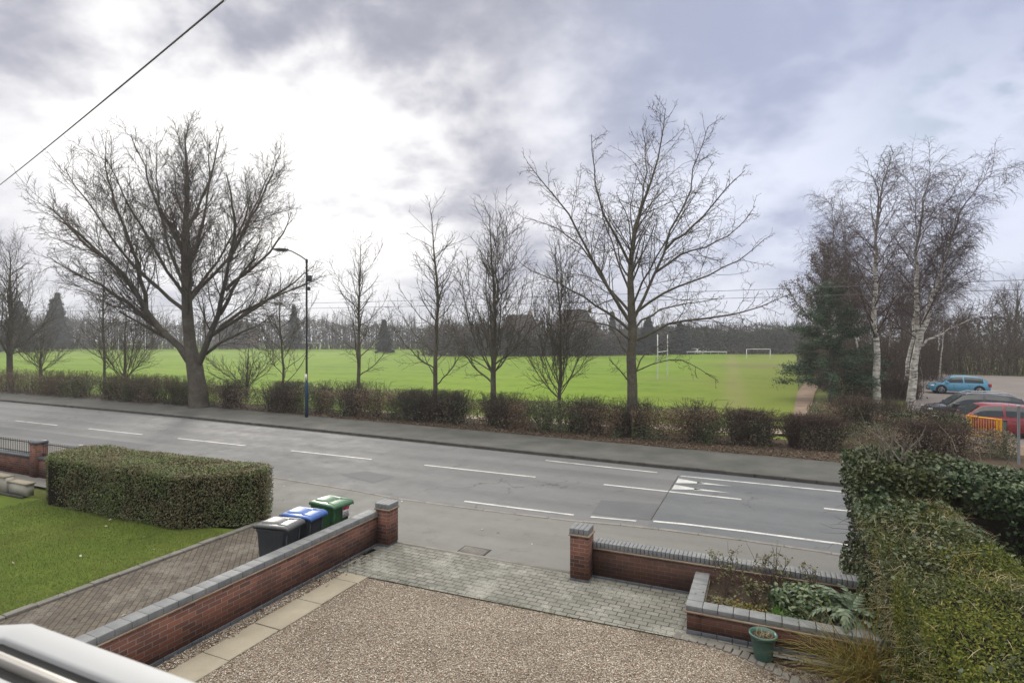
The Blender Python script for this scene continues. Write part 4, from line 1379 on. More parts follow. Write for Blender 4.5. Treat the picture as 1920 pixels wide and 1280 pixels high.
def stem_plant(name, label, cat, x, y, z, h, ns, spread, leaf_m, leaf, nl, stem_m, group=None):
    t = thing(name, label, cat, (x, y, z), 0, group)
    P = []
    for i in range(ns):
        a = rng.uniform(0, 6.28)
        d = np.array([math.cos(a) * spread, math.sin(a) * spread, 1])
        l = h * rng.uniform(.6, 1.05)
        b0 = np.array([*rng.normal(0, .03, 2), 0])
        P.append([b0, b0 + d * l * .4, b0 + d * l * .75 + rng.normal(0, .03, 3), b0 + d * l + rng.normal(0, .06, 3)])
    P = np.array(P)
    mb = MB().tubes(P, np.tile([.007, .006, .005, .003], (ns, 1)), 4)
    i = rng.integers(0, ns, ns * 4)
    S = P[i, 2] + (P[i, 3] - P[i, 2]) * rng.uniform(-1, 1, (len(i), 1))
    E = S + rng.normal(0, 1, S.shape) * h * .13 + [0, 0, h * .08]
    mb.tubes(np.stack([S, E], 1), np.tile([.004, .002], (len(i), 1)), 3)
    mb.build('stems', stem_m, t)
    if nl:
        j = rng.integers(0, len(E), nl)
        C = S[j] + (E[j] - S[j]) * rng.uniform(.2, 1.2, (nl, 1)) + rng.normal(0, .02, (nl, 3))
        MB().leaves(C, rng.normal(0, .4, C.shape) + [0, 0, 1], leaf, rng, .6, .5, .06).build('leaves', leaf_m, t)
    return t


stem_plant('rose_bush', 'leggy rose with few pale leaves at the left end of the raised bed', 'rose bush', -.62, 10.2, .37, .72, 9, .30, M['rose_leaf'], .05, 230, M['twig_brown'])
stem_plant('rose_bush', 'tall bare rose stems with reddish leaves against the wall behind the bed', 'rose bush', .1, 10.45, .37, .80, 14, .32, M['rose_leaf'], .045, 240, M['twig_brown'])
stem_plant('rose_bush', 'short yellowish leaved rose in the front middle of the bed', 'rose bush', -.15, 9.95, .37, .42, 9, .4, M['rose_leaf'], .055, 300, M['twig_brown'])
stem_plant('rose_bush', 'thin upright rose stems behind the dark leafy shrub', 'rose bush', .75, 10.35, .37, .62, 8, .25, M['rose_leaf'], .05, 160, M['twig_brown'])

t_ = thing('leafy_shrub', 'rounded dark green leafy shrub in the middle of the raised bed', 'shrub', (.52, 9.98, .37))
n = 1150
u = rng.normal(0, 1, (n, 3))
u /= np.linalg.norm(u, axis=1, keepdims=True)
C = u * np.array([.50, .30, .28]) * rng.uniform(.45, 1.05, (n, 1)) ** .5 + [0, 0, .17]
C[:, 2] = np.abs(C[:, 2]) + .02
MB().leaves(C, u + [0, 0, .6], .08, rng, .55, .45, .08).build('leaves', M['shrub_leaf'], t_)
P = np.stack([np.zeros((30, 3)), C[:30] * .5, C[:30]], 1)
MB().tubes(P, np.tile([.008, .006, .003], (30, 1)), 4).build('stems', M['twig'], t_)

t_ = thing('bright_clump', 'small bright green leafy clump just behind the bed coping', 'plant', (.16, 9.66, .37))
n = 90
MB().blades(rng.normal(0, .035, (n, 3)) * [1, 1, .1], np.c_[rng.normal(0, .5, (n, 2)), np.full(n, .9)], rng.uniform(.10, .2, n), .011, rng, 3, .5).build('leaves', M['bright_leaf'], t_)

for k, (x, y, sc, lab) in enumerate(((-.62, 9.72, 1, 'low straggly green ground plant at the left front corner of the bed'), (-.28, 9.68, .9, 'low brownish ground plant at the front of the bed'), (.38, 9.68, 1, 'low dark purple and green plant below the leafy shrub'))):
    t_ = thing('ground_plant', lab, 'plant', (x, y, .37), 0, 'low plants in the raised bed')
    n = 300
    C = np.c_[rng.normal(0, .17 * sc, n), rng.normal(0, .09 * sc, n), rng.uniform(.0, .12, n)]
    MB().leaves(C, np.tile([0, 0, 1.0], (n, 1)), .045, rng, .6, .6, .05).build('leaves', (M['rose_leaf'], M['olive_stem'], M['shrub_leaf'])[k], t_)

t_ = thing('cardoon', 'large silvery cardoon with long arching jagged leaves at the right end of the bed', 'cardoon', (1.18, 9.95, .36))
mb = MB()
for i in range(60):
    a = rng.uniform(0, 6.28)
    el = rng.uniform(.25, 1.3)
    d = np.array([math.cos(a) * math.cos(el), math.sin(a) * math.cos(el), math.sin(el)])
    L = rng.uniform(.42, .85)
    b0 = np.array([*rng.normal(0, .06, 2), rng.uniform(0, .15)])
    # midrib path, drooping
    K = 9
    pts = [b0]
    dd = d.copy()
    for k in range(K):
        pts.append(pts[-1] + dd * L / K)
        dd = dd + np.array([0, 0, -.24])
        dd /= np.linalg.norm(dd)
    pts = np.array(pts)
    sd = np.cross(d, [0, 0, 1.0])
    sd /= np.linalg.norm(sd) + 1e-9
    for k in range(1, K):
        w = .10 * math.sin(math.pi * (k / K) ** .7) * rng.uniform(.8, 1.2)
        fw = (pts[min(K, k + 1)] - pts[k - 1]) * .55
        for s in (-1, 1):
            tip = pts[k] + sd * s * w + fw + np.array([0, 0, -.02])
            mb.add([pts[k] - fw * .35, pts[k] + fw * .45, tip, pts[k] + sd * s * w * .55 - fw * .1], [[0, 1, 2, 3]])
n = 46
a_ = rng.uniform(0, 6.28, n)
el = rng.uniform(.2, 1.2, n)
mb.blades(np.c_[rng.normal(0, .06, (n, 2)), rng.uniform(.02, .15, n)], np.c_[np.cos(a_) * np.cos(el), np.sin(a_) * np.cos(el), np.sin(el)], rng.uniform(.4, .8, n), rng.uniform(.022, .04, n), rng, 7, 2.1)
mb.build('leaves', M['silver_leaf'], t_)

t_ = thing('broom_shrub', 'untidy shrub of thin arching olive and amber stems in front of the raised bed', 'shrub', (1.28, 8.75, 0))
n = 420
a = rng.uniform(0, 6.28, n)
sp = rng.uniform(.1, 1.0, n)
D = np.c_[np.cos(a) * sp - .25, np.sin(a) * sp * .8 - .15, np.ones(n)]
B = np.c_[rng.normal(0, .16, n), rng.normal(0, .13, n), np.zeros(n)]
mb = MB().blades(B, D, rng.uniform(.6, 1.5, n), .007, rng, 6, .85)
m = 800
i = rng.integers(0, n, m)
Dn = D / np.linalg.norm(D, axis=1, keepdims=True)
S = B[i] + Dn[i] * rng.uniform(.25, .75, (m, 1)) - np.c_[np.zeros((m, 2)), rng.uniform(0, .1, m)]
mb.blades(S, Dn[i] + rng.normal(0, .6, (m, 3)), rng.uniform(.08, .25, m), .005, rng, 3, .5)
mb.build('stems', M['olive_stem'], t_)

t_ = thing('ivy_clump', 'dark ivy spilling over the ground at the foot of the mossy hedge', 'ivy', (1.55, 7.9, 0))
n = 900
C = np.c_[rng.normal(0, .13, n), rng.uniform(-1.2, 1.1, n), np.abs(rng.normal(0, .25, n)) + .03]
MB().leaves(C, np.tile([-.6, 0, .8], (n, 1)), .07, rng, .85, .5, .06).build('leaves', M['ivy'], t_)
t_ = thing('dry_weeds', 'dry pale weed stems between the brick path and the black bin', 'weeds', (-8.32, 7.35, .03))
n = 90
MB().blades(np.c_[rng.normal(0, .07, n), rng.normal(0, .45, n), np.zeros(n)], np.c_[rng.normal(0, .3, (n, 2)), np.ones(n)], rng.uniform(.12, .45, n), .004, rng, 3, .3).build('stems', M['straw'], t_)

# ------------------------------------------------------------------ cars
M['glass'] = plain('car_glass', (.03, .04, .045), .08, .7, var=.1)
M['tyre'] = plain('tyre', (.015, .015, .016), .8, .2)
M['alloy'] = plain('alloy_rim', (.42, .43, .45), .35, .5, metallic=.8)
M['lamp_clear'] = plain('headlamp', (.6, .62, .65), .15, .6)
M['lamp_red'] = plain('tail_lamp', (.35, .012, .015), .2, .5)
M['trim'] = plain('black_trim', (.015, .016, .018), .5, .4)
M['plate'] = plain('white_plate', (.7, .7, .68), .5, .4)


def car(label, loc, rz, L, W, H, col, name='parked_car', group='cars parked by the wood', rails=False, hood=.60, belt=.60, glassline=None):
    """front faces +x"""
    paint = plain(label.split(' car')[0].replace(' ', '_') + '_paint', col, .28, .5, coat=.7, var=.03)
    t = thing(name, label, 'car', loc, rz, group)
    w = W / 2
    zb, zbelt = .22, H * belt
    zh = H * hood
    st = [(-L / 2, .80, .42, zbelt * .86), (-L / 2 + .06, .90, .30, zbelt * .97), (-L / 2 + .35, .98, zb, zbelt), (-L * .2, 1, zb, zbelt), (L * .10, 1, zb, zbelt * .985),
          (L * .22, 1, zb, zbelt * .97), (L * .34, .98, zb, zh * .93), (L / 2 - .32, .93, zb, zh * .86), (L / 2 - .10, .82, .26, zh * .75), (L / 2, .66, .36, zh * .60)]
    rows = []
    for x, k, z0, z1 in st:
        hw = w * k
        half = [(0, z0), (hw * .90, z0), (hw * .98, z0 + .12), (hw, z0 + (z1 - z0) * .55), (hw * .985, z0 + (z1 - z0) * .82), (hw * .92, z1), (hw * .6, z1 + .02), (0, z1 + .035)]
        rows.append([(x, y, z) for y, z in half] + [(x, -y, z) for y, z in half[-2:0:-1]])
    n = len(rows[0])
    V = np.array(rows).reshape(-1, 3)
    mb = MB().add(V, [[i * n + j, (i + 1) * n + j, (i + 1) * n + (j + 1) % n, i * n + (j + 1) % n] for i in range(len(rows) - 1) for j in range(n)])
    mb.poly(rows[0])
    mb.poly(rows[-1][::-1])
    # cabin
    g = [(-L / 2 + .08, zbelt * .95, zbelt * .97, .80, .76), (-L / 2 + .42, zbelt * .97, H * .88, .88, .68), (-L / 2 + .75, zbelt * .98, H * .955, .92, .67), (-L * .12, zbelt * .98, H, .93, .67), (L * .07, zbelt * .98, H * .985, .93, .66), (L * .13, zbelt * .97, H * .95, .92, .66), (L * .29, zbelt * .95, zbelt * .98, .88, .84)]
    cr = []
    for x, z0, z1, k0, k1 in g:
        half = [(w * k0, z0), (w * (k0 * .55 + k1 * .45), z0 + (z1 - z0) * .55), (w * k1, z1 - .05 * (z1 - z0)), (w * k1 * .82, z1), (0, z1 + .02)]
        cr.append([(x, y, z) for y, z in half] + [(x, -y, z) for y, z in half[-2::-1]])
    n2 = len(cr[0])
    mb.add(np.array(cr).reshape(-1, 3), [[i * n2 + j, (i + 1) * n2 + j, (i + 1) * n2 + j + 1, i * n2 + j + 1] for i in range(len(cr) - 1) for j in range(n2 - 1)])
    body = mb.build('body', paint, t, smooth=True)
    try:
        body.data.set_sharp_from_angle(angle=math.radians(35))
    except Exception:
        pass

    def prof(x, f):
        gx = [a[0] for a in g]
        z0 = np.interp(x, gx, [a[1] for a in g]); z1 = np.interp(x, gx, [a[2] for a in g])
        k0 = np.interp(x, gx, [a[3] for a in g]); k1 = np.interp(x, gx, [a[4] for a in g])
        z = z0 + (z1 - z0) * f
        km = k0 * .55 + k1 * .45
        y = w * (k0 + (km - k0) * f / .55 if f < .55 else km + (k1 - km) * (f - .55) / .4)
        return y + .014, z

    xr, xm, xf = -L / 2 + .50, -L * .06, L * .205
    for s in (-1, 1):
        for (a, b) in ((xr, xm - .05), (xm + .05, xf)):
            m = MB()
            xs = np.linspace(a, b, 7)
            lo = [(x, s * prof(x, .12)[0], prof(x, .12)[1]) for x in xs]
            mi = [(x, s * prof(x, .55)[0], prof(x, .55)[1]) for x in xs]
            hi = [(x, s * prof(x, .86)[0], prof(x, .86)[1]) for x in xs]
            m.strip(lo, mi).strip(mi, hi)
            m.build('side_window', M['glass'], t)
        # wheels
        for xw in (-L * .305, L * .31):
            whl = MB().lathe([(.20, .09), (.31, .10), (.325, .07), (.325, -.08), (.30, -.1)], 24, (xw, s * (w - .075), .325), 'y')
            wo = whl.build('wheel', M['tyre'], t, smooth=True)
            rm = MB()
            for k in range(7):
                a0 = k * 2 * math.pi / 7
                rm.obox((xw, s * (w + .012), .325), (xw + .20 * math.cos(a0), s * (w + .012), .325 + .20 * math.sin(a0)), .05, .02)
            rm.lathe([(.19, .012), (.215, .022), (.22, .0)], 24, (xw, s * w, .325), 'y')
            rm.build('rim', M['alloy'], wo)
            ar = MB().lathe([(.001, 0), (.385, 0)], 24, (xw, s * (w * .995 + .006), .36), 'y')
            ar.build('wheel_arch', M['trim'], t)
        MB().box(L * .19, L * .25, s * (w + .0) if s > 0 else s * (w + .17), s * (w + .17) if s > 0 else 0 - w, zbelt * .98, zbelt + .13).build('mirror', paint, t, bevel=.03)
        MB().box(L / 2 - .30, L / 2 - .06, s * w * .84 - .10, s * w * .84 + .06, zh * .66, zh * .80).build('headlight', M['lamp_clear'], t, bevel=.04)
        MB().box(-L / 2 - .01, -L / 2 + .22, s * w * .82 - .07, s * w * .82 + .115, zbelt * .72, zbelt * 1.02).build('tail_light', M['lamp_red'], t, bevel=.03)
        for xd in (-L * .16, L * .07):
            MB().box(xd, xd + .16, s * w * 1.003 - .012, s * w * 1.003 + .012, zbelt * .84, zbelt * .87).build('door_handle', paint, t)
    # windscreen and rear screen
    for (xa, xb) in ((L * .138, L * .278), (-L / 2 + .40, -L / 2 + .12)):
        m = MB()
        ys = np.linspace(-1, 1, 7)
        f = lambda x, yy: (x + (.012 if xa > 0 else -.012), yy, np.interp(x, [a[0] for a in g], [a[2] for a in g]) + .012)
        k1 = np.interp(xa, [a[0] for a in g], [a[4] for a in g]) * w * .93
        k2 = np.interp(xb, [a[0] for a in g], [a[4] for a in g]) * w * .90
        m.strip([f(xa, y * k1) for y in ys], [f(xb, y * k2) for y in ys])
        m.build('windscreen', M['glass'], t)
    MB().box(L / 2 - .015, L / 2 + .012, -.26, .26, .40, .50).build('number_plate', M['plate'], t)
    MB().box(L / 2 - .08, L / 2 + .005, -.5, .5, .26, .36).build('grille', M['trim'], t, bevel=.02)
    if rails:
        for s in (-1, 1):
            MB().tubes([[(-L * .36, s * w * .60, H * .96), (-L * .3, s * w * .62, H + .045), (L * .04, s * w * .62, H + .05), (L * .10, s * w * .60, H * .97)]], [[.022] * 4], 6).build('roof_rail', M['alloy'], t)
    return t


car('light blue hatchback car parked alone at the back of the car park', (14.4, 57.6, 0), math.pi, 4.05, 1.72, 1.47, (.075, .30, .47))
car('black estate car with silver roof rails parked behind the red car', (10.35, 38.6, 0), math.pi, 4.55, 1.85, 1.62, (.012, .015, .022), rails=True)
car('dark red hatchback car parked behind the yellow guard rail', (9.85, 34.1, 0), math.pi, 4.35, 1.8, 1.52, (.22, .012, .022))

# yellow guard rail, cabinet, sign post
M['yellow'] = plain('yellow_paint', (.72, .36, .012), .45, .4, var=.06)
ya, yb = np.array([8.30, 31.7]), np.array([9.2, 30.75])
t_ = thing('guard_rail', 'bright yellow pedestrian guard rail in front of the red car', 'guard rail')
for q in (ya, ya + (yb - ya) * .1, ya + (yb - ya) * .9, yb):
    MB().tubes([[(*q, 0), (*q, 1.16)]], [[.045, .045]], 8, cap=True).build('post', M['yellow'], t_)
MB().tubes([[(*ya, 1.12), (*yb, 1.12)], [(*ya, .30), (*yb, .30)]], [[.035] * 2] * 2, 8).build('rail', M['yellow'], t_)
P = np.array([[(*(ya + (yb - ya) * f), .3), (*(ya + (yb - ya) * f), 1.12)] for f in np.linspace(.18, .82, 9)])
MB().tubes(P, np.full(P.shape[:2], .013), 6).build('bar', M['yellow'], t_)
c = px_at(1780, 800, 27.0)
t_ = thing('litter_bin', 'dark green metal litter bin with white disc beside the red car', 'litter bin', (c[0], c[1], 0), YAW)
M['dark_green'] = plain('dark_green_paint', (.012, .035, .025), .5, .4)
MB().box(-.33, .33, -.25, .25, 0, .93).build('body', M['dark_green'], t_, bevel=.02)
MB().box(-.36, .36, -.28, .28, .932, .99).build('lid', M['dark_green'], t_, bevel=.02)
MB().lathe([(.001, 0), (.085, 0), (.085, -.006)], 20, (.16, -.252, .76), 'y').build('disc', M['plate'], t_)
MB().box(-.30, .30, -.256, -.25, .42, .45).build('band', M['edging'], t_)
c = px_at(1910, 866, 20.6)
t_ = thing('sign_post', 'plain grey metal post at the right edge beyond the ivy', 'post', (c[0], c[1], 0))
MB().lathe([(.045, 0), (.045, 2.15), (.05, 2.16), (.05, 2.2), (.001, 2.21)], 12).build('pole', plain('galvanised', (.32, .34, .37), .45, .5, metallic=.4), t_)
MB().box(-.09, .09, -.09, .09, -.02, .02).build('base', M['kerb'], t_)
c = px_at(1884, 860, 22.5)
t_ = thing('gate_post', 'dark green metal gate post beside the yellow guard rail', 'post', (c[0], c[1], 0))
MB().box(-.05, .05, -.05, .05, 0, 1.35).build('post', M['dark_green'], t_)
MB().box(-.06, .06, -.06, .06, 1.352, 1.38).build('cap', M['dark_green'], t_)
tag(MB().add([(7.2, 26.6, .03), (14, 26, .03), (14, 33, .03), (8.2, 30.5, .03)], [[0, 1, 2, 3]]).build('access_road', M['dirt_path']), kind='structure')

# ------------------------------------------------------------------ bare trees
def resample(pts, K):
    p = np.asarray(pts, float)
    s = np.concatenate([[0], np.cumsum(np.linalg.norm(np.diff(p, axis=0), axis=1))])
    t = np.linspace(0, s[-1], K)
    return np.stack([np.interp(t, s, p[:, i]) for i in range(3)], 1)


def grow(rng, P, R, spec):
    """P: N,K,3 parent polylines, R: N,K radii, spec: list of child levels. Returns list of (P,R) per level"""
    out = [(P, R)]
    for sp in spec:
        N, K, _ = P.shape
        seglen = np.linalg.norm(np.diff(P, axis=1), axis=2).sum(1)
        n = np.maximum(1, rng.poisson(sp['per_m'] * seglen)) if 'per_m' in sp else np.full(N, sp['n'])
        par = np.repeat(np.arange(N), n)
        m = len(par)
        first = np.concatenate([[0], np.cumsum(n)[:-1]])
        order = np.arange(m) - first[par]
        t = sp['t0'] + (1 - sp['t0']) * (order + rng.uniform(.1, .9, m)) / n[par]
        kf = np.clip(t, 0, .999) * (K - 1)
        k = kf.astype(int)
        f = (kf - k)[:, None]
        S = P[par, k] * (1 - f) + P[par, np.minimum(k + 1, K - 1)] * f
        T = P[par, np.minimum(k + 1, K - 1)] - P[par, k]
        T /= np.linalg.norm(T, axis=1, keepdims=True) + 1e-9
        r_at = R[par, k] * (1 - f[:, 0]) + R[par, np.minimum(k + 1, K - 1)] * f[:, 0]
        az = order * 2.39996 + rng.uniform(0, 6.28, N)[par] + rng.normal(0, .5, m)
        ref = np.tile([0.13, .27, .95], (m, 1))
        bad = np.abs((T * ref).sum(1)) > .92
        ref[bad] = [1, 0, .1]
        U = np.cross(T, ref)
        U /= np.linalg.norm(U, axis=1, keepdims=True) + 1e-9
        V = np.cross(T, U)
        perp = U * np.cos(az)[:, None] + V * np.sin(az)[:, None]
        a = np.radians(rng.normal(sp['ang'], sp.get('asd', 10), m))
        D = T * np.cos(a)[:, None] + perp * np.sin(a)[:, None]
        if 'up' in sp:
            D[:, 2] += sp['up']
        D /= np.linalg.norm(D, axis=1, keepdims=True)
        L = seglen[par] * sp['ratio'] * (1 - sp.get('taper', .55) * t) * rng.uniform(.65, 1.25, m)
        L = np.clip(L, sp.get('lmin', .1), sp.get('lmax', 99))
        r0 = np.clip(r_at * sp['rr'], sp['rmin'], None)
        r0 = np.minimum(r0, r_at * .95 + .001)
        KK = sp['K']
        pts = [S]
        d = D.copy()
        p = S.copy()
        for _ in range(KK - 1):
            p = p + d * (L / (KK - 1))[:, None]
            pts.append(p)
            d = d + rng.normal(0, sp.get('wob', .15), (m, 3))
            d[:, 2] += sp.get('trop', .05)
            d /= np.linalg.norm(d, axis=1, keepdims=True)
        P = np.stack(pts, 1)
        tt = np.linspace(0, 1, KK)
        R = np.maximum(r0[:, None] * (1 - tt * sp.get('rt', .65))[None], sp.get('rend', sp['rmin'] * .6))
        out.append((P, R))
    return out


def clip_low(P, z):
    P[..., 2] = np.maximum(P[..., 2], z + .05 * np.abs(np.sin(P[..., 0] * 9)))
    return P


def make_tree(name, label, loc, trunk, limbs, spec, seed, bark, twig, group='bare trees', K=8, split=2, min_z=.5, sides=(9, 6, 4, 3, 3, 3), lr=None, limb_spec_only=True):
    """trunk: list of (x,y,z,r); limbs: list of lists of (x,y,z,r) in tree-local metres"""
    rng = np.random.default_rng(seed)
    t = thing(name, label, 'tree', loc, 0, group)
    tb, tw = MB(), MB()
    tr = np.array(trunk, float)
    s = np.concatenate([[0], np.cumsum(np.linalg.norm(np.diff(tr[:, :3], axis=0), axis=1))])
    q = np.linspace(0, s[-1], 14)
    tp = np.stack([np.interp(q, s, tr[:, i]) for i in range(3)], 1)
    tp[1:-1, :2] += rng.normal(0, .02, (12, 2))
    trad = np.interp(q, s, tr[:, 3])
    tb.tubes(tp[None], trad[None], 12)
    PL, RL = [], []
    for l in limbs:
        l = np.array(l, float)
        s = np.concatenate([[0], np.cumsum(np.linalg.norm(np.diff(l[:, :3], axis=0), axis=1))])
        q = np.linspace(0, s[-1], K + 2)
        p = np.stack([np.interp(q, s, l[:, i]) for i in range(3)], 1)
        p[1:-1] = p[1:-1] * .5 + (p[:-2] + p[2:]) * .25
        p[1:] += rng.normal(0, s[-1] * .006, p[1:].shape)
        PL.append(p)
        RL.append(np.interp(q, s, l[:, 3]))
    # the upper trunk bears branches like a limb
    q = np.linspace(.35, 1, K + 2)
    PL.append(np.stack([np.interp(q * s[-1] if False else q, np.linspace(0, 1, 14), tp[:, i]) for i in range(3)], 1))
    RL.append(np.interp(q, np.linspace(0, 1, 14), trad))
    P, R = np.stack(PL), np.stack(RL)
    lev = grow(rng, P, R, spec)
    for i, (p, r) in enumerate(lev):
        if i == 0:
            tb.tubes(p[:-1], r[:-1], 8)
        elif i < split:
            tb.tubes(p, r, sides[i])
        else:
            tw.tubes(clip_low(p, min_z), r, 3)
    tb.build('trunk', bark, t, smooth=True)
    tw.build('crown', twig, t)
    return t


def px_limbs(u0, v0, d, limbs, rng, spread=.45, r_tip=.02):
    """limb outlines sketched in the picture plane, given their own depth: [(r_base, [(u,v),...], depth_dir)].
    A limb that starts on an earlier limb takes that limb's depth there."""
    out, done = [], []
    for r0, pts, dd in limbs:
        pp = []
        n = len(pts)
        L, dep0 = 0, 0.0
        best = 12.0
        for q, dq in done:
            for f in np.linspace(0, 1, 60):
                i = f * (len(q) - 1)
                a_, b_ = int(i), min(int(i) + 1, len(q) - 1)
                pu = q[a_] + (q[b_] - q[a_]) * (i - a_)
                e = math.hypot(*(pu - np.array(pts[0])))
                if e < best and abs(pts[0][0] - u0) > 25:
                    best, dep0 = e, dq[a_] + (dq[b_] - dq[a_]) * (i - a_)
        deps = []
        for i, (u, v) in enumerate(pts):
            lat = (u - u0) * d / FPX
            h = (v0 - v) * d / FPX
            if i:
                L += math.hypot(u - pts[i - 1][0], v - pts[i - 1][1]) * d / FPX
            dep = dep0 + dd * L
            deps.append(dep)
            p = RT * lat * (1 + dep / d) + FW * dep
            f = i / (n - 1)
            pp.append((p[0], p[1], CAMH + (h - CAMH) * (1 + dep / d), r0 * (1 - f) + r_tip * f))
        done.append((np.array(pts, float), deps))
        out.append(pp)
    return out


rng = np.random.default_rng(70)
# --- the big spreading tree on the left
d0 = 37.0
c = px_at(372, 765, d0)
k = d0 / FPX
tl = lambda u, v, r: (*(RT * (u - 372) * k)[:2], (765 - v) * k, r)
trunk = [tl(374, 770, .68), tl(372, 745, .56), tl(369, 710, .51), tl(364, 682, .50), tl(357, 655, .38), tl(353, 600, .34), tl(349, 540, .30), tl(347, 480, .24), tl(347, 430, .18), tl(351, 380, .16), tl(350, 320, .10), tl(346, 250, .03)]
limbs = [
    (.34, [(362, 690), (344, 655), (315, 622), (285, 590), (268, 545), (245, 505), (212, 480), (180, 440), (150, 415), (118, 380)], -.15),
    (.22, [(318, 625), (270, 592), (230, 562), (190, 536), (150, 520), (110, 505), (72, 480)], .15),
    (.20, [(285, 590), (262, 520), (235, 470), (205, 420), (180, 370), (150, 330)], .35),
    (.19, [(350, 585), (325, 560), (300, 535), (272, 500), (245, 450), (215, 385), (190, 310)], -.35),
    (.17, [(349, 545), (325, 500), (300, 455), (275, 400), (258, 340), (250, 270)], .3),
    (.15, [(347, 480), (330, 430), (310, 380), (300, 320), (290, 255)], -.3),
    (.15, [(347, 440), (365, 395), (378, 340), (385, 290), (388, 250)], .25),
    (.16, [(350, 520), (372, 470), (392, 420), (408, 370), (420, 310), (425, 265)], -.2),
    (.18, [(352, 570), (380, 530), (402, 495), (425, 445), (440, 395), (455, 345), (460, 320)], .35),
    (.30, [(370, 690), (392, 655), (410, 622), (430, 585), (446, 545), (460, 495), (482, 450), (505, 405), (525, 365)], -.25),
    (.20, [(405, 630), (440, 605), (475, 580), (510, 555), (545, 530), (575, 500)], .2),
    (.15, [(385, 665), (425, 640), (465, 625), (505, 612), (545, 590)], -.3),
    (.15, [(412, 480), (428, 430), (442, 380), (452, 330), (458, 285)], .5),
    (.15, [(464, 490), (490, 440), (505, 395), (512, 350), (515, 325)], -.5),
    (.16, [(420, 615), (455, 580), (490, 560), (530, 540), (565, 520)], .5),
    (.15, [(430, 590), (470, 545), (505, 510), (540, 485), (565, 455)], -.5),
    (.14, [(212, 480), (170, 460), (135, 430), (100, 410), (75, 400)], .4),
    (.14, [(349, 500), (338, 440), (335, 380), (330, 320), (325, 240)], .2),
    (.14, [(235, 470), (222, 420), (205, 370), (200, 310), (205, 265)], -.2),
    (.16, [(446, 545), (485, 510), (520, 480), (545, 440), (560, 400)], .1),
    (.16, [(351, 560), (366, 520), (384, 480), (396, 420), (402, 350)], .7),
    (.18, [(352, 590), (338, 540), (318, 500), (290, 440), (268, 370)], .8),
    (.16, [(352, 600), (370, 560), (395, 520), (425, 480), (450, 420)], -.75),
    (.16, [(350, 560), (336, 500), (322, 440), (318, 380), (322, 300)], -.7),
]
spec_big = [dict(per_m=2.3, t0=.14, ang=34, asd=11, ratio=.42, taper=.64, rr=.30, rmin=.016, K=6, wob=.085, trop=.07, lmin=.8, lmax=3.8),
            dict(per_m=2.9, t0=.12, ang=36, asd=13, ratio=.48, rr=.5, rmin=.012, K=5, wob=.12, trop=.07, lmin=.4, lmax=1.9),
            dict(per_m=6.5, t0=.1, ang=38, asd=16, ratio=.55, rr=.6, rmin=.0105, K=4, wob=.18, trop=.05, lmin=.3, lmax=1.0, rend=.008)]
limbs = [(r * .72, p, q) for r, p, q in limbs]
make_tree('bare_tree', 'largest bare tree with thick trunk and broad domed crown at the left', (c[0], c[1], .05), trunk, px_limbs(372, 765, d0, limbs, rng), spec_big, 71, M['bark'], M['twig'], min_z=2.2, split=2)

# --- the open crowned tree right of centre
d0 = 27.1
c = px_at(1187, 815, d0)
k = d0 / FPX
tl = lambda u, v, r: (*(RT * (u - 1187) * k)[:2], (815 - v) * k, r)
trunk = [tl(1188, 818, .33), tl(1187, 795, .27), tl(1186, 740, .24), tl(1184, 690, .23), tl(1186, 640, .21), tl(1184, 600, .20), tl(1183, 550, .16), tl(1182, 490, .12), tl(1190, 440, .09), tl(1203, 390, .07), tl(1222, 340, .05), tl(1240, 270, .03), tl(1248, 205, .012)]
limbs = [
    (.12, [(1185, 612), (1165, 585), (1142, 555), (1118, 515), (1098, 470), (1072, 425), (1045, 385), (1010, 345), (975, 305)], -.15),
    (.095, [(1186, 625), (1160, 600), (1130, 580), (1095, 555), (1060, 535), (1020, 515), (985, 495)], .2),
    (.09, [(1184, 590), (1160, 560), (1135, 520), (1118, 480), (1085, 445), (1050, 420), (1010, 410)], .45),
    (.09, [(1182, 500), (1165, 465), (1140, 430), (1120, 395), (1108, 350), (1095, 300), (1090, 255)], -.3),
    (.085, [(1182, 490), (1192, 440), (1208, 400), (1225, 350), (1232, 300), (1228, 245)], .5),
    (.11, [(1188, 600), (1207, 562), (1232, 520), (1250, 475), (1268, 425), (1290, 375), (1308, 330), (1325, 280), (1340, 240)], .15),
    (.085, [(1196, 585), (1225, 560), (1262, 540), (1300, 525), (1345, 505), (1385, 480), (1420, 450)], -.3),
    (.10, [(1190, 640), (1220, 622), (1262, 605), (1305, 599), (1350, 597), (1400, 592), (1440, 565), (1480, 550)], -.1),
    (.08, [(1236, 510), (1270, 482), (1310, 470), (1350, 458), (1400, 430), (1432, 390)], .25),
    (.08, [(1252, 470), (1290, 435), (1325, 400), (1360, 355), (1395, 320)], -.2),
    (.07, [(1185, 560), (1170, 500), (1160, 450), (1150, 400), (1145, 340)], .7),
    (.07, [(1184, 580), (1196, 530), (1215, 480), (1240, 420), (1270, 350)], -.7),
    (.07, [(1190, 620), (1225, 590), (1265, 575), (1315, 570), (1370, 560)], .6),
    (.07, [(1184, 640), (1150, 615), (1105, 605), (1065, 600), (1035, 612)], -.4),
    (.05, [(1186, 680), (1165, 640), (1150, 600), (1140, 570)], .6),
    (.045, [(1188, 700), (1225, 680), (1265, 672), (1300, 690), (1335, 715)], -.3),
    (.05, [(1192, 700), (1205, 670), (1240, 650), (1275, 645)], .3),
    (.05, [(1182, 720), (1160, 695), (1140, 675)], -.2),
]
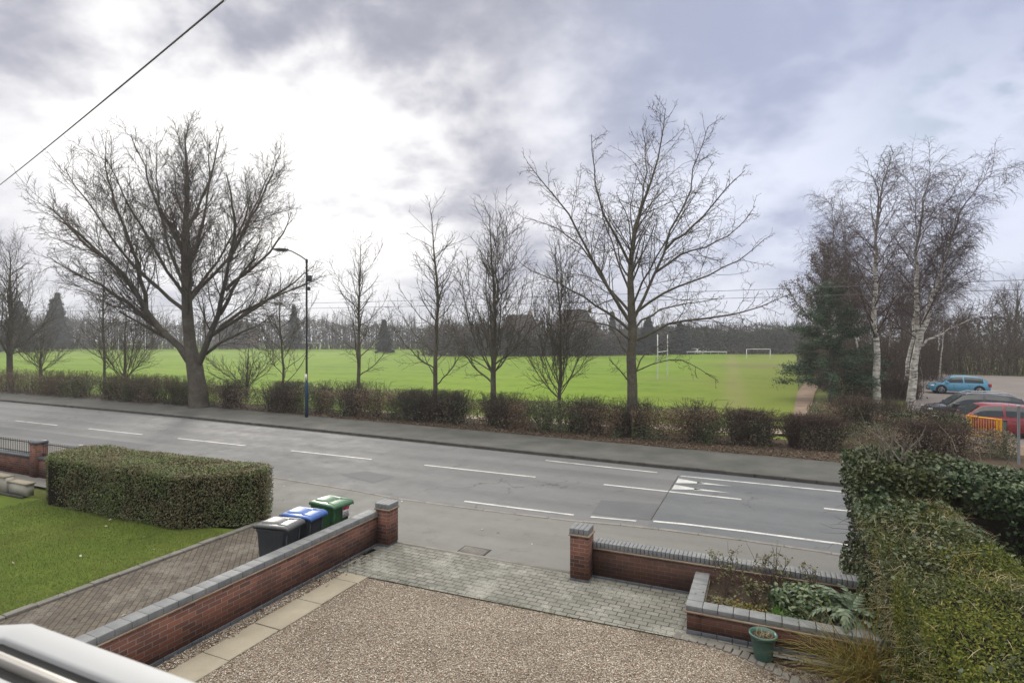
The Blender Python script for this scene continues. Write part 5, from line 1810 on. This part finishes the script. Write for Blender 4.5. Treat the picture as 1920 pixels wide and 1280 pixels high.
spec_open = [dict(per_m=2.5, t0=.14, ang=42, asd=14, ratio=.40, taper=.78, rr=.34, rmin=.0125, K=7, wob=.13, trop=.03, lmin=.5, lmax=3.0),
             dict(per_m=3.2, t0=.12, ang=46, asd=16, ratio=.46, rr=.55, rmin=.009, K=5, wob=.18, trop=.01, lmin=.3, lmax=1.4),
             dict(per_m=5.0, t0=.12, ang=46, asd=18, ratio=.55, rr=.65, rmin=.008, K=3, wob=.22, trop=.0, lmin=.2, lmax=.7, rend=.006)]
ot = make_tree('bare_tree', 'tall open crowned bare tree right of centre, with seed balls on its twigs', (c[0], c[1], .05), trunk, px_limbs(1187, 815, d0, [(r * .8, p, q) for r, p, q in limbs], rng, r_tip=.012), spec_open, 72, M['bark_green'], M['twig'], min_z=2.6)
# seed balls
r2 = np.random.default_rng(5)
cv = np.array([v.co for v in ot.children[-1].data.vertices][::17])
pick = cv[r2.choice(len(cv), 420, p=(lambda q: q / q.sum())(np.linalg.norm(cv - cv.mean(0), axis=1) ** 3))]
mb = MB()
T = (np.arange(len(pick))[:, None, None] * 6 + fc[None]).reshape(-1, 3)
mb.add((pick[:, None] + oc[None] * np.array([.022, .022, .045]) - [0, 0, .06]).reshape(-1, 3), t=T)
mb.build('seed_balls', M['twig'], ot)

# --- slender street and field trees
def slender(label, u, v, d, htop, width, seed, kind, r=None, name='bare_tree', bark='bark_green', twig='twig', group='bare trees', fork=None):
    """kind: 'leader' (one stem, ascending branches), 'vase' (fork low), 'bush' (short multi-stem)"""
    c = px_at(u, v, d)
    rng = np.random.default_rng(seed)
    H, W = htop, width / 2
    r = r or H * .0125
    limbs = []
    if kind == 'leader':
        trunk = [(0, 0, 0, r * 1.35), (0, 0, .4, r), (rng.normal(0, .05), 0, H * .3, r * .8), (rng.normal(0, .12), rng.normal(0, .1), H * .6, r * .5), (rng.normal(0, .15), rng.normal(0, .15), H * .95, .015)]
        n = 17
        for i in range(n):
            z = H * (.17 + .62 * i / n)
            a = i * 2.4 + rng.normal(0, .3)
            l = W * (1.05 - .6 * (i / n)) * rng.uniform(.7, 1.15)
            rise = l * rng.uniform(.8, 1.6)
            x0 = np.interp(z, [p[2] for p in trunk], [p[0] for p in trunk])
            y0 = np.interp(z, [p[2] for p in trunk], [p[1] for p in trunk])
            rb = np.interp(z, [p[2] for p in trunk], [p[3] for p in trunk]) * .55
            ca, sa = math.cos(a), math.sin(a)
            limbs.append([(x0, y0, z, rb), (x0 + ca * l * .45, y0 + sa * l * .45, z + rise * .3, rb * .75), (x0 + ca * l * .8, y0 + sa * l * .8, z + rise * .68, rb * .45), (x0 + ca * l, y0 + sa * l, z + rise, .012)])
    elif kind == 'vase':
        f = fork or H * .22
        trunk = [(0, 0, 0, r * 1.3), (0, 0, .4, r), (0, 0, f, r * .9), (.05, .05, H * .55, r * .5), (rng.normal(0, .15), rng.normal(0, .15), H * .97, .014)]
        n = 15
        for i in range(n):
            z = f * rng.uniform(.85, 1.3)
            a = i * 2.4 + rng.normal(0, .3)
            wide = (i % 5) / 4
            l = W * (.25 + .85 * wide)
            top = H * (1.0 - .5 * wide) * rng.uniform(.85, 1.05)
            ca, sa = math.cos(a), math.sin(a)
            rb = r * rng.uniform(.3, .55)
            limbs.append([(0, 0, z, rb), (ca * l * .45, sa * l * .45, z + (top - z) * .25, rb * .8), (ca * l * .8, sa * l * .8, z + (top - z) * .6, rb * .5), (ca * l, sa * l, top, .011)])
    else:
        f = fork or H * .18
        trunk = [(0, 0, 0, r * 1.2), (0, 0, f, r), (.05, 0, H * .6, r * .4), (.1, .1, H * .95, .012)]
        n = 14
        for i in range(n):
            a = i * 2.4 + rng.normal(0, .3)
            l = W * rng.uniform(.55, 1.1)
            top = H * rng.uniform(.55, 1.0)
            ca, sa = math.cos(a), math.sin(a)
            rb = r * rng.uniform(.35, .55)
            limbs.append([(0, 0, f * rng.uniform(.7, 1.3), rb), (ca * l * .45, sa * l * .45, f + (top - f) * .35, rb * .7), (ca * l, sa * l, top, .011)])
    limbs = [[(*q[:3], max(.010, q[3] * .62)) for q in l] for l in limbs]
    spec = [dict(per_m=3.0, t0=.15, ang=36, asd=12, ratio=.40, taper=.5, rr=.5, rmin=.012, K=5, wob=.15, trop=.12, lmin=.4, lmax=2.0),
            dict(per_m=4.6, t0=.12, ang=38, asd=14, ratio=.5, rr=.6, rmin=.009, K=4, wob=.2, trop=.09, lmin=.25, lmax=1.0, rend=.0065)]
    return make_tree(name, label, (c[0], c[1], -.02), trunk, limbs, spec, seed, M[bark], M[twig], group=group, min_z=.9)


slender('slender bare tree with two tall stems just right of the lamp post', 672, 757, 39.0, 11.6, 5.6, 81, 'leader', .135)
slender('tallest slender bare tree, with a straight leader above the sparse hedge', 815, 792, 31.0, 12.0, 5.0, 82, 'leader', .135)
slender('slender vase shaped bare tree of many upright stems left of the dark roofed houses', 925, 802, 29.5, 11.4, 5.2, 83, 'vase', .155, fork=2.6)
slender('short vase shaped bare tree of fine upright twigs, left of the open crowned tree', 1050, 797, 29.5, 9.3, 4.6, 84, 'vase', .105, fork=1.6)
slender('thin young bare tree close to the left of the lamp post', 530, 768, 36.0, 9.2, 5.6, 85, 'leader', .085)
slender('small low branching bare tree between the big tree and the lamp', 463, 752, 41.0, 4.4, 6.4, 86, 'bush', .10, fork=1.0)
slender('young bare tree with wide low branches left of the big tree trunk', 234, 742, 45.0, 8.0, 7.0, 87, 'bush', .12, fork=1.3)
slender('thin straight young bare tree seen against the conifers at the left', 196, 737, 47.0, 11.5, 5.2, 88, 'leader', .11)
slender('small round headed bare tree third from the left edge', 76, 727, 52.0, 6.2, 6.0, 89, 'bush', .12, fork=1.6)
slender('tall twiggy bare tree at the left edge of the field', 18, 727, 52.0, 13.5, 9.0, 90, 'vase', .25, fork=3.0)
slender('tall bare tree reaching in from beyond the left edge', -70, 735, 50.0, 15.0, 10.0, 91, 'leader', .28)

# --- birches
def birch(label, u, v, d, stems, seed, nb=26, wide=1.0, group='silver birches by the field path', name='silver_birch'):
    c = px_at(u, v, d)
    rng = np.random.default_rng(seed)
    t = thing(name, label, 'birch tree', (c[0], c[1], -.03), 0, group)
    k = d / FPX
    PT, RT_, LB, LR = [], [], [], []
    tb, tw = MB(), MB()
    for r0, pts, dd in stems:
        l = np.array(px_limbs(u, v, d, [(r0, pts, dd)], rng, r_tip=.02)[0])
        s = np.concatenate([[0], np.cumsum(np.linalg.norm(np.diff(l[:, :3], axis=0), axis=1))])
        q = np.linspace(0, s[-1], 18)
        p = np.stack([np.interp(q, s, l[:, i]) for i in range(3)], 1)
        p[2:] += rng.normal(0, .05, p[2:].shape)
        PT.append(p)
        RT_.append(np.maximum(.014, np.interp(q, s, l[:, 3]) * np.linspace(1, .5, len(q))))
    P, R = np.stack(PT), np.stack(RT_)
    tb.tubes(P, R, 8)
    lev = grow(rng, P, R, [
        dict(n=int(nb * 1.45), t0=.28, ang=38, asd=9, ratio=.33 * wide, taper=.62, rr=.34, rmin=.016, K=7, wob=.08, trop=.02, lmin=.7, lmax=4.4),
        dict(per_m=4.3, t0=.15, ang=45, asd=14, ratio=.46, taper=.3, rr=.5, rmin=.010, K=6, wob=.14, trop=-.16, lmin=.4, lmax=1.7),
        dict(per_m=5.5, t0=.1, ang=40, asd=18, ratio=.6, taper=.3, rr=.6, rmin=.0085, K=4, wob=.2, trop=-.35, lmin=.3, lmax=1.0, rend=.0065)])
    tb.build('trunk', M['birch'], t, smooth=True)
    br = MB().tubes(lev[1][0], lev[1][1], 5)
    br.build('limbs', M['twig_purple'], t)
    tw.tubes(clip_low(lev[2][0], .8), lev[2][1], 3).tubes(clip_low(lev[3][0], .6), lev[3][1], 3)
    tw.build('crown', M['twig_purple'], t)
    return t


birch('tall straight silver birch with a white trunk beside the pine', 1645, 762, 38.5, [(.27, [(1645, 765), (1643, 700), (1641, 620), (1642, 520), (1644, 420), (1647, 370), (1642, 345), (1636, 325)], 0.0), (.07, [(1646, 420), (1664, 350), (1680, 310), (1702, 292)], .2)], 101, 24)
birch('leaning silver birch with several white stems at the right of the group', 1708, 758, 39.5, [(.28, [(1706, 762), (1716, 690), (1722, 640), (1720, 560), (1722, 470), (1738, 380), (1748, 345), (1760, 325)], 0.02), (.15, [(1722, 640), (1742, 560), (1765, 470), (1790, 380), (1808, 355), (1846, 318)], -.1), (.11, [(1722, 655), (1755, 590), (1790, 500), (1815, 420), (1830, 390)], .2), (.09, [(1724, 650), (1770, 620), (1820, 590), (1860, 560)], -.2)], 102, 20, 1.1)
birch('thin silver birch with a slanting mottled trunk behind the leaning birch', 1695, 738, 44.0, [(.17, [(1692, 742), (1700, 690), (1712, 620), (1716, 540), (1718, 440), (1716, 330)], 0.0)], 103, 22)
p_b = birch('slim pale birch trunk half hidden behind the tall straight birch', 1612, 742, 50.0, [(.12, [(1612, 742), (1610, 640), (1600, 520), (1602, 400)], 0.1), (.08, [(1610, 650), (1595, 560), (1590, 500)], .1)], 104, 24)
birch('tall slim dark birch rising behind the pine', 1566, 735, 55.0, [(.16, [(1566, 735), (1564, 600), (1562, 480), (1560, 385)], 0.0), (.10, [(1566, 700), (1580, 560), (1588, 430)], .1)], 105, 26)
for lab, u, v, d, sc in (('slim birch in the wood between the two white trunks', 1668, 735, 54, .85), ('slim birch deep in the wood above the blue car', 1760, 730, 60, .75), ('slender birch at the back of the wood left of the white trunk', 1590, 722, 62, 1.0), ('small birch in the wood behind the leaning birch', 1728, 725, 66, .9)):
    c = px_at(u, v, d)
    dup(p_b, lab, (c[0], c[1], -.03), rng.uniform(0, 6.28), sc)

# --- winter wood at the right: copies of three bare trees
w1 = slender('brown twiggy tree at the left of the wood', 1600, 715, 68, 11, 6.5, 111, 'leader', .17, twig='twig_brown', group='brown trees of the wood on the right')
w2 = slender('spreading brown tree at the back of the car park', 1800, 700, 74, 9, 8.5, 112, 'vase', .2, twig='twig_brown', group='brown trees of the wood on the right', fork=1.5)
w3 = slender('bushy brown tree at the back of the car park', 1745, 706, 68, 7, 7, 113, 'bush', .16, twig='twig_purple', group='brown trees of the wood on the right')
for i, (src, u, v, d, sc, lab) in enumerate((
        (w1, 1550, 712, 72, 1.25, 'tall brown tree behind the pine at the left end of the wood'), (w1, 1640, 715, 66, 1.2, 'tall brown tree directly behind the white birch trunk'), (w1, 1690, 712, 70, 1.15, 'tall brown tree between the birches at the back of the wood'),
        (w2, 1715, 705, 76, 1.1, 'spreading brown tree behind the leaning birch'), (w2, 1860, 698, 80, 1.05, 'spreading brown tree above the right end of the car park'), (w3, 1775, 703, 72, 1.1, 'bushy brown tree directly above the blue car'),
        (w3, 1835, 700, 76, 1.05, 'bushy brown tree right of the blue car'), (w2, 1905, 698, 76, 1.35, 'tallest brown tree at the right edge of the photo'), (w3, 1890, 700, 70, .9, 'low bushy tree at the right edge of the car park'),
        (w2, 1960, 698, 72, 1.5, 'large brown tree reaching in from the right edge'), (w1, 1580, 705, 82, 1.2, 'slender brown tree deep in the left of the wood'), (w3, 1665, 722, 60, .8, 'bushy low tree at the foot of the birches'), (w3, 1615, 724, 58, .75, 'bushy low tree between the pine and the white birch trunk'))):
    c = px_at(u, v, d)
    dup(src, lab, (c[0], c[1], -.03), i * 1.3, sc)

# oak that kept its brown leaves
c = px_at(1545, 715, 62)
t_ = slender('dark tree holding withered brown leaves behind the pine', 1552, 715, 62, 15.5, 8.0, 115, 'leader', .2, twig='twig_brown', group='brown trees of the wood on the right')
cr = np.array([v.co for v in t_.children[-1].data.vertices])
r2 = np.random.default_rng(8)
cr = cr[(cr[:, 2] > 4)]
pk = cr[r2.integers(0, len(cr), 11000)]
pk = pk[smooth_noise(pk, .55, 4) > -.15] + r2.normal(0, .12, (np.sum(smooth_noise(pk, .55, 4) > -.15), 3))
MB().leaves(pk, r2.normal(0, 1, pk.shape), .17, r2, .6, .6).build('leaves', M['brown_oak'], t_)

# --- pine
def pine(label, u, v, d, H, W, seed):
    c = px_at(u, v, d)
    rng = np.random.default_rng(seed)
    t = thing('pine_tree', label, 'pine tree', (c[0], c[1], -.03))
    tb = MB().tubes([[(0, 0, 0), (.02, 0, H * .3), (-.05, .05, H * .7), (0, 0, H)]], [[.16, .13, .08, .02]], 9)
    lf = MB()
    for i in range(95):
        f = (i + rng.uniform(-2, 2)) / 95
        f = min(max(f, 0), 1)
        z = H * (.13 + .85 * f)
        a = i * 2.4 + rng.normal(0, .3)
        l = W / 2 * (1.1 - .85 * f ** 1.3) * rng.uniform(.6, 1.12)
        d_ = np.array([math.cos(a), math.sin(a), rng.uniform(-.22, .25) + .35 * f])
        K = 5
        pts = [np.array([0, 0, z])]
        for k_ in range(K):
            pts.append(pts[-1] + d_ * l / K + rng.normal(0, .03, 3))
            d_ = d_ + [0, 0, .05 if k_ > 2 else -.03]
        pts = np.array(pts)
        tb.tubes(pts[None], [np.linspace(.035, .01, K + 1)], 4)
        m = int(150 * l)
        s = rng.uniform(.25, 1.0, m) ** .8
        kk = np.clip(s * K, 0, K - .001)
        q = pts[kk.astype(int)] + (pts[kk.astype(int) + 1] - pts[kk.astype(int)]) * (kk % 1)[:, None]
        q = q + rng.normal(0, 1, (m, 3)) * np.array([.2, .2, .17]) * (.5 + .5 * s[:, None])
        lf.leaves(q, np.tile([0, 0, 1.0], (m, 1)), .22, rng, .22, 1.0)
    tb.build('trunk', M['bark'], t)
    lf.build('crown', M['pine'], t)
    return t


pine('dark green pine with a short trunk at the end of the field path', 1557, 752, 41.0, 8.6, 6.6, 120)
t_ = thing('holly_bush', 'dark green bush at the foot of the pine', 'bush', (*px_at(1600, 752, 40)[:2], 0))
r2 = np.random.default_rng(9)
u_ = r2.normal(0, 1, (2600, 3))
u_ /= np.linalg.norm(u_, axis=1, keepdims=True)
cc = u_ * [1.5, 1.2, 1.0] * (1 + .15 * smooth_noise(u_, 2.2, 3))[:, None] * r2.uniform(.7, 1, (2600, 1)) + [0, 0, .85]
cc[:, 2] = np.abs(cc[:, 2])
MB().leaves(cc, u_, .11, r2, .6, .6).build('leaves', M['hedge_dark'], t_)

# --- undergrowth of the wood: too many stems to count
rng = np.random.default_rng(130)
mb, ml = MB(), MB()


def thicket(x0, y0, x1, y1, depth, h, n, nl):
    s = rng.uniform(0, 1, n)
    B = np.c_[x0 + (x1 - x0) * s, y0 + (y1 - y0) * s + rng.uniform(0, depth, n), np.zeros(n)]
    hh = h * (.75 + .3 * smooth_noise(B * [1, 1, 0], .25, 3)) * rng.uniform(.6, 1.1, n)
    d = np.c_[rng.normal(0, .18, (n, 2)), np.ones(n)]
    P = np.stack([B + d * (hh * q)[:, None] + rng.normal(0, .12, (n, 3)) * q for q in (0, .4, .75, 1)], 1)
    mb.tubes(P, np.outer(rng.uniform(.7, 1.5, n), [.022, .017, .012, .007]), 3)
    i = rng.integers(0, n, n * 5)
    q = rng.uniform(.2, 1, n * 5)
    S = B[i] + d[i] * (hh[i] * q)[:, None]
    E = S + (d[i] * .6 + rng.normal(0, .55, S.shape)) * rng.uniform(.3, 1.0, (n * 5, 1))
    E[:, 2] = np.maximum(E[:, 2], .1)
    mb.tubes(np.stack([S, E], 1), np.tile([.011, .006], (n * 5, 1)), 3)
    j = rng.integers(0, n * 5, nl)
    ml.leaves(S[j] + (E[j] - S[j]) * rng.uniform(0, 1, (nl, 1)) + rng.normal(0, .15, (nl, 3)), rng.normal(0, 1, (nl, 3)), .13, rng, .6, .5)


thicket(4.5, 54, 11, 58, 8, 4.6, 1100, 5500)
thicket(6, 62, 18, 74, 10, 5.5, 900, 7000)
thicket(15, 87, 48, 80, 8, 5.5, 1500, 16000)
thicket(4.5, 48.5, 10.5, 50.5, 3, 2.2, 500, 1500)
thicket(4, 75, 9, 90, 10, 4.5, 300, 2500)
tag(mb.build('undergrowth_stems', M['twig_brown']), kind='stuff')
tag(ml.build('undergrowth', M['thicket']), kind='stuff')

# --- distant woodland belts beyond the field
rng = np.random.default_rng(140)


def belt(pts, depth, h, n, leaf, seed, lump=.35):
    P = np.array(pts, float)
    s = np.concatenate([[0], np.cumsum(np.linalg.norm(np.diff(P, axis=0), axis=1))])
    q = rng.uniform(0, s[-1], n)
    c = np.stack([np.interp(q, s, P[:, 0]), np.interp(q, s, P[:, 1])], 1)
    c[:, 1] += rng.uniform(0, depth, n)
    top = np.interp(q, s, P[:, 2]) * h * (1 + lump * (smooth_noise(np.c_[c * .16, np.zeros(n)], 1.0, seed) * .6 + smooth_noise(np.c_[c * .5, np.zeros(n)], 1.0, seed + 1) * .4))
    z = top * (1 - rng.uniform(0, 1, n) ** 1.2 * .98)
    return np.c_[c, z], leaf


mb = MB()
for pts, depth, h, n, leaf, seed in (
        ([(-330, 105, 11), (-229, 120, 10), (-180, 142, 10), (-136, 162, 9.5), (-100, 172, 9), (-60, 182, 6.5), (-20, 186, 6)], 14, 1, 60000, .6, 1),
        ([(-75, 113, 7), (-66, 115.5, 7.4), (-52, 121, 5.4), (-38, 129, 5.2), (-30, 140, 5.4)], 6, 1, 26000, .45, 2),
        ([(-34, 152, 7), (-17, 157, 6.2), (-5, 160, 6), (6, 166, 6), (14, 170, 7)], 10, 1, 26000, .5, 3),
        ([(-60, 250, 8), (30, 250, 9), (90, 220, 12)], 20, 1, 10000, .9, 4)):
    p, lf_ = belt(pts, depth, h, n, leaf, seed)
    mb.leaves(p, np.tile([0, -1.0, .3], (len(p), 1)), lf_, rng, .65, .7)
tag(mb.build('distant_woodland', M['far_wood']), kind='stuff')
# twiggy fringe on the skyline
mb = MB()
for x0, y0, x1, y1, h, n in ((-330, 108, -229, 123, 13, 260), (-229, 123, -136, 165, 12, 420), (-136, 165, -20, 188, 11, 420), (-75, 115, -38, 131, 9, 130), (-17, 159, 14, 172, 7.5, 170)):
    s = rng.uniform(0, 1, n)
    B = np.c_[x0 + (x1 - x0) * s, y0 + (y1 - y0) * s + rng.uniform(0, 5, n), np.zeros(n)]
    hh = h * rng.uniform(.7, 1.15, n)
    d = np.c_[rng.normal(0, .1, (n, 2)), np.ones(n)]
    mb.tubes(np.stack([B, B + d * (hh * .6)[:, None], B + d * hh[:, None]], 1), np.tile([.16, .09, .02], (n, 1)), 3)
    m = n * 12
    i = rng.integers(0, n, m)
    q = rng.uniform(.4, 1, m)
    S = B[i] + d[i] * (hh[i] * q)[:, None]
    E = S + (d[i] * .8 + rng.normal(0, .5, (m, 3))) * rng.uniform(.8, 2.4, (m, 1))
    mb.tubes(np.stack([S, E], 1), np.tile([.05, .02], (m, 1)), 3)
tag(mb.build('distant_branches', M['twig']), kind='stuff')


def conifer(label, u, v, d, H, W, seed, name='conifer_tree'):
    c = px_at(u, HOR + CAMH * FPX / d, d)
    rng = np.random.default_rng(seed)
    t = thing(name, label, 'conifer', (c[0], c[1], -.03), 0, 'conifers on the skyline')
    MB().tubes([[(0, 0, 0), (0, 0, H)]], [[.3, .03]], 7).build('trunk', M['bark'], t)
    mb = MB()
    for i in range(46):
        f = i / 46
        z = H * (.1 + .89 * f)
        l = W / 2 * (1.02 - f) * rng.uniform(.7, 1.15) + .15
        a = i * 2.4
        m = int(60 * l) + 14
        s = rng.uniform(0, 1, m)
        ca, sa = math.cos(a), math.sin(a)
        for b in range(3):
            aa = a + b * 2.1
            q = np.c_[np.cos(aa) * s * l, np.sin(aa) * s * l, z - s * l * .28] + rng.normal(0, .22, (m, 3)) * [1, 1, .5]
            mb.leaves(q, np.tile([0, 0, 1.0], (m, 1)), .62, rng, .5, .6)
    mb.build('crown', M['conifer'], t)
    return t


conifer('tallest dark conifer on the skyline at the far left', 108, 0, 180, 18.8, 10, 150)
conifer('narrow conifer leaning against the tallest conifer at the far left', 98, 0, 184, 17.0, 7, 151)
conifer('broad dark conifer near the left edge of the skyline', 36, 0, 170, 15.5, 13, 152)
conifer('dark pointed conifer behind the lamp post', 551, 0, 200, 16.0, 7, 153)
conifer('small dark conifer right of the first slender tree', 720, 0, 160, 9.4, 5, 154)
conifer('slim pointed conifer seen through the open crowned tree', 1148, 0, 170, 12.2, 3.2, 155)
conifer('rounded dark evergreen just left of the rugby posts', 1215, 0, 145, 9.5, 9, 156)
conifer('broad evergreen above the rugby posts on the skyline', 1275, 0, 150, 8.3, 9, 158)

# --- houses beyond the field
M['roof'] = brick_mat('roof_tiles', (.045, .036, .033), (.035, .03, .028), (.02, .018, .017), .3, .3, .02, True)
M['house_wall'] = noisy('house_wall', [(.2, .13, .10), (.26, .17, .13), (.3, .21, .17)], .5, 10, .9, .2, .1, .01)
M['window_dark'] = plain('window_pane', (.06, .07, .08), .15, .6)


def house(label, u, d, W, D, eave, ridge, rz, hip=.5):
    c = px_at(u, HOR + CAMH * FPX / d, d)
    t = thing('house', label, 'house', (c[0], c[1], -.05), rz, 'houses beyond the field')
    MB().box(-W / 2, W / 2, -D / 2, D / 2, 0, eave).build('wall', M['house_wall'], t)
    o = .4
    a = [(-W / 2 - o, -D / 2 - o, eave - .1), (W / 2 + o, -D / 2 - o, eave - .1), (W / 2 + o, D / 2 + o, eave - .1), (-W / 2 - o, D / 2 + o, eave - .1), (-W / 2 + hip * D / 2, 0, ridge), (W / 2 - hip * D / 2, 0, ridge)]
    mb = MB()
    uv = lambda ids: [[(a[i][0], a[i][1] + a[i][2]) for i in ids]]
    mb.add(a, q=[[0, 1, 5, 4], [2, 3, 4, 5]], t=[[1, 2, 5], [3, 0, 4]], uvq=np.array(uv([0, 1, 5, 4]) + uv([2, 3, 4, 5])), uvt=np.array(uv([1, 2, 5]) + uv([3, 0, 4])))
    rf = mb.build('roof', M['roof'], t)
    MB().box(W * .25, W * .25 + .7, -.35, .35, ridge - .8, ridge + .9).build('chimney', M['house_wall'], rf)
    for i in range(3):
        x = -W / 2 + W * (i + .5) / 3
        for z in ((1.0, 2.2), (eave - 1.5, eave - .4)):
            if z[0] > 2.6 or z[1] < 2.6:
                w_ = MB().box(x - .7, x + .7, -D / 2 - .03, -D / 2 + .02, *z).build('window', M['white_metal'], t)
                MB().box(x - .62, x + .62, -D / 2 - .045, -D / 2 - .032, z[0] + .08, z[1] - .08).build('pane', M['window_dark'], w_)
    return t


house('left of the two dark roofed houses beyond the field hedge', 975, 150, 9.5, 8, 5.2, 10.4, YAW + .15, .35)
house('right and larger of the two dark roofed houses beyond the field hedge', 1078, 146, 14, 11, 5.0, 11.6, YAW - .1, .8)
house('low dark roofed house at the far edge of the field left of centre', 445, 232, 14, 9, 5.5, 11, YAW, .6)

# vehicles and barrier far off on the right of the field
p_c = car('tiny white car at the left end of the distant row beyond the field', (*px_at(1298, 662, 150)[:2], 0), 2.8, 4.2, 1.75, 1.5, (.6, .6, .6), group='distant cars beyond the field')
for lab, u, d in (('tiny pale car in the middle of the distant row beyond the field', 1316, 154), ('tiny pale car at the right end of the distant row beyond the field', 1340, 156)):
    c = px_at(u, 661, d)
    dup(p_c, lab, (c[0], c[1], 0), .4, (1, 1, 1.1))
t_ = thing('barrier', 'low white barrier at the far right end of the field', 'barrier', (*px_at(1325, 664, 146)[:2], 0), YAW)
for x in np.linspace(-5, 5, 6):
    MB().box(x - .06, x + .06, -.06, .06, 0, .8).build('post', M['white_metal'], t_)
MB().box(-5.2, 5.2, -.1, -.065, .55, .8).build('rail', M['white_metal'], t_)

# ------------------------------------------------------------------ thin haze volume round the scene, added to lift dark and distant tones
hz_m = bpy.data.materials.new('haze')
hz_m.use_nodes = True
t = NT(hz_m.node_tree)
v = t.n('ShaderNodeVolumePrincipled')
v.inputs['Color'].default_value = (.86, .88, .92, 1)
v.inputs['Density'].default_value = 0.0008
v.inputs['Anisotropy'].default_value = 0.35
o = t.n('ShaderNodeOutputMaterial')
t.put(o.inputs['Volume'], v.outputs[0])
tag(MB().box(-605, 605, -65, 465, -1.1, 24).build('haze', hz_m), kind='stuff')
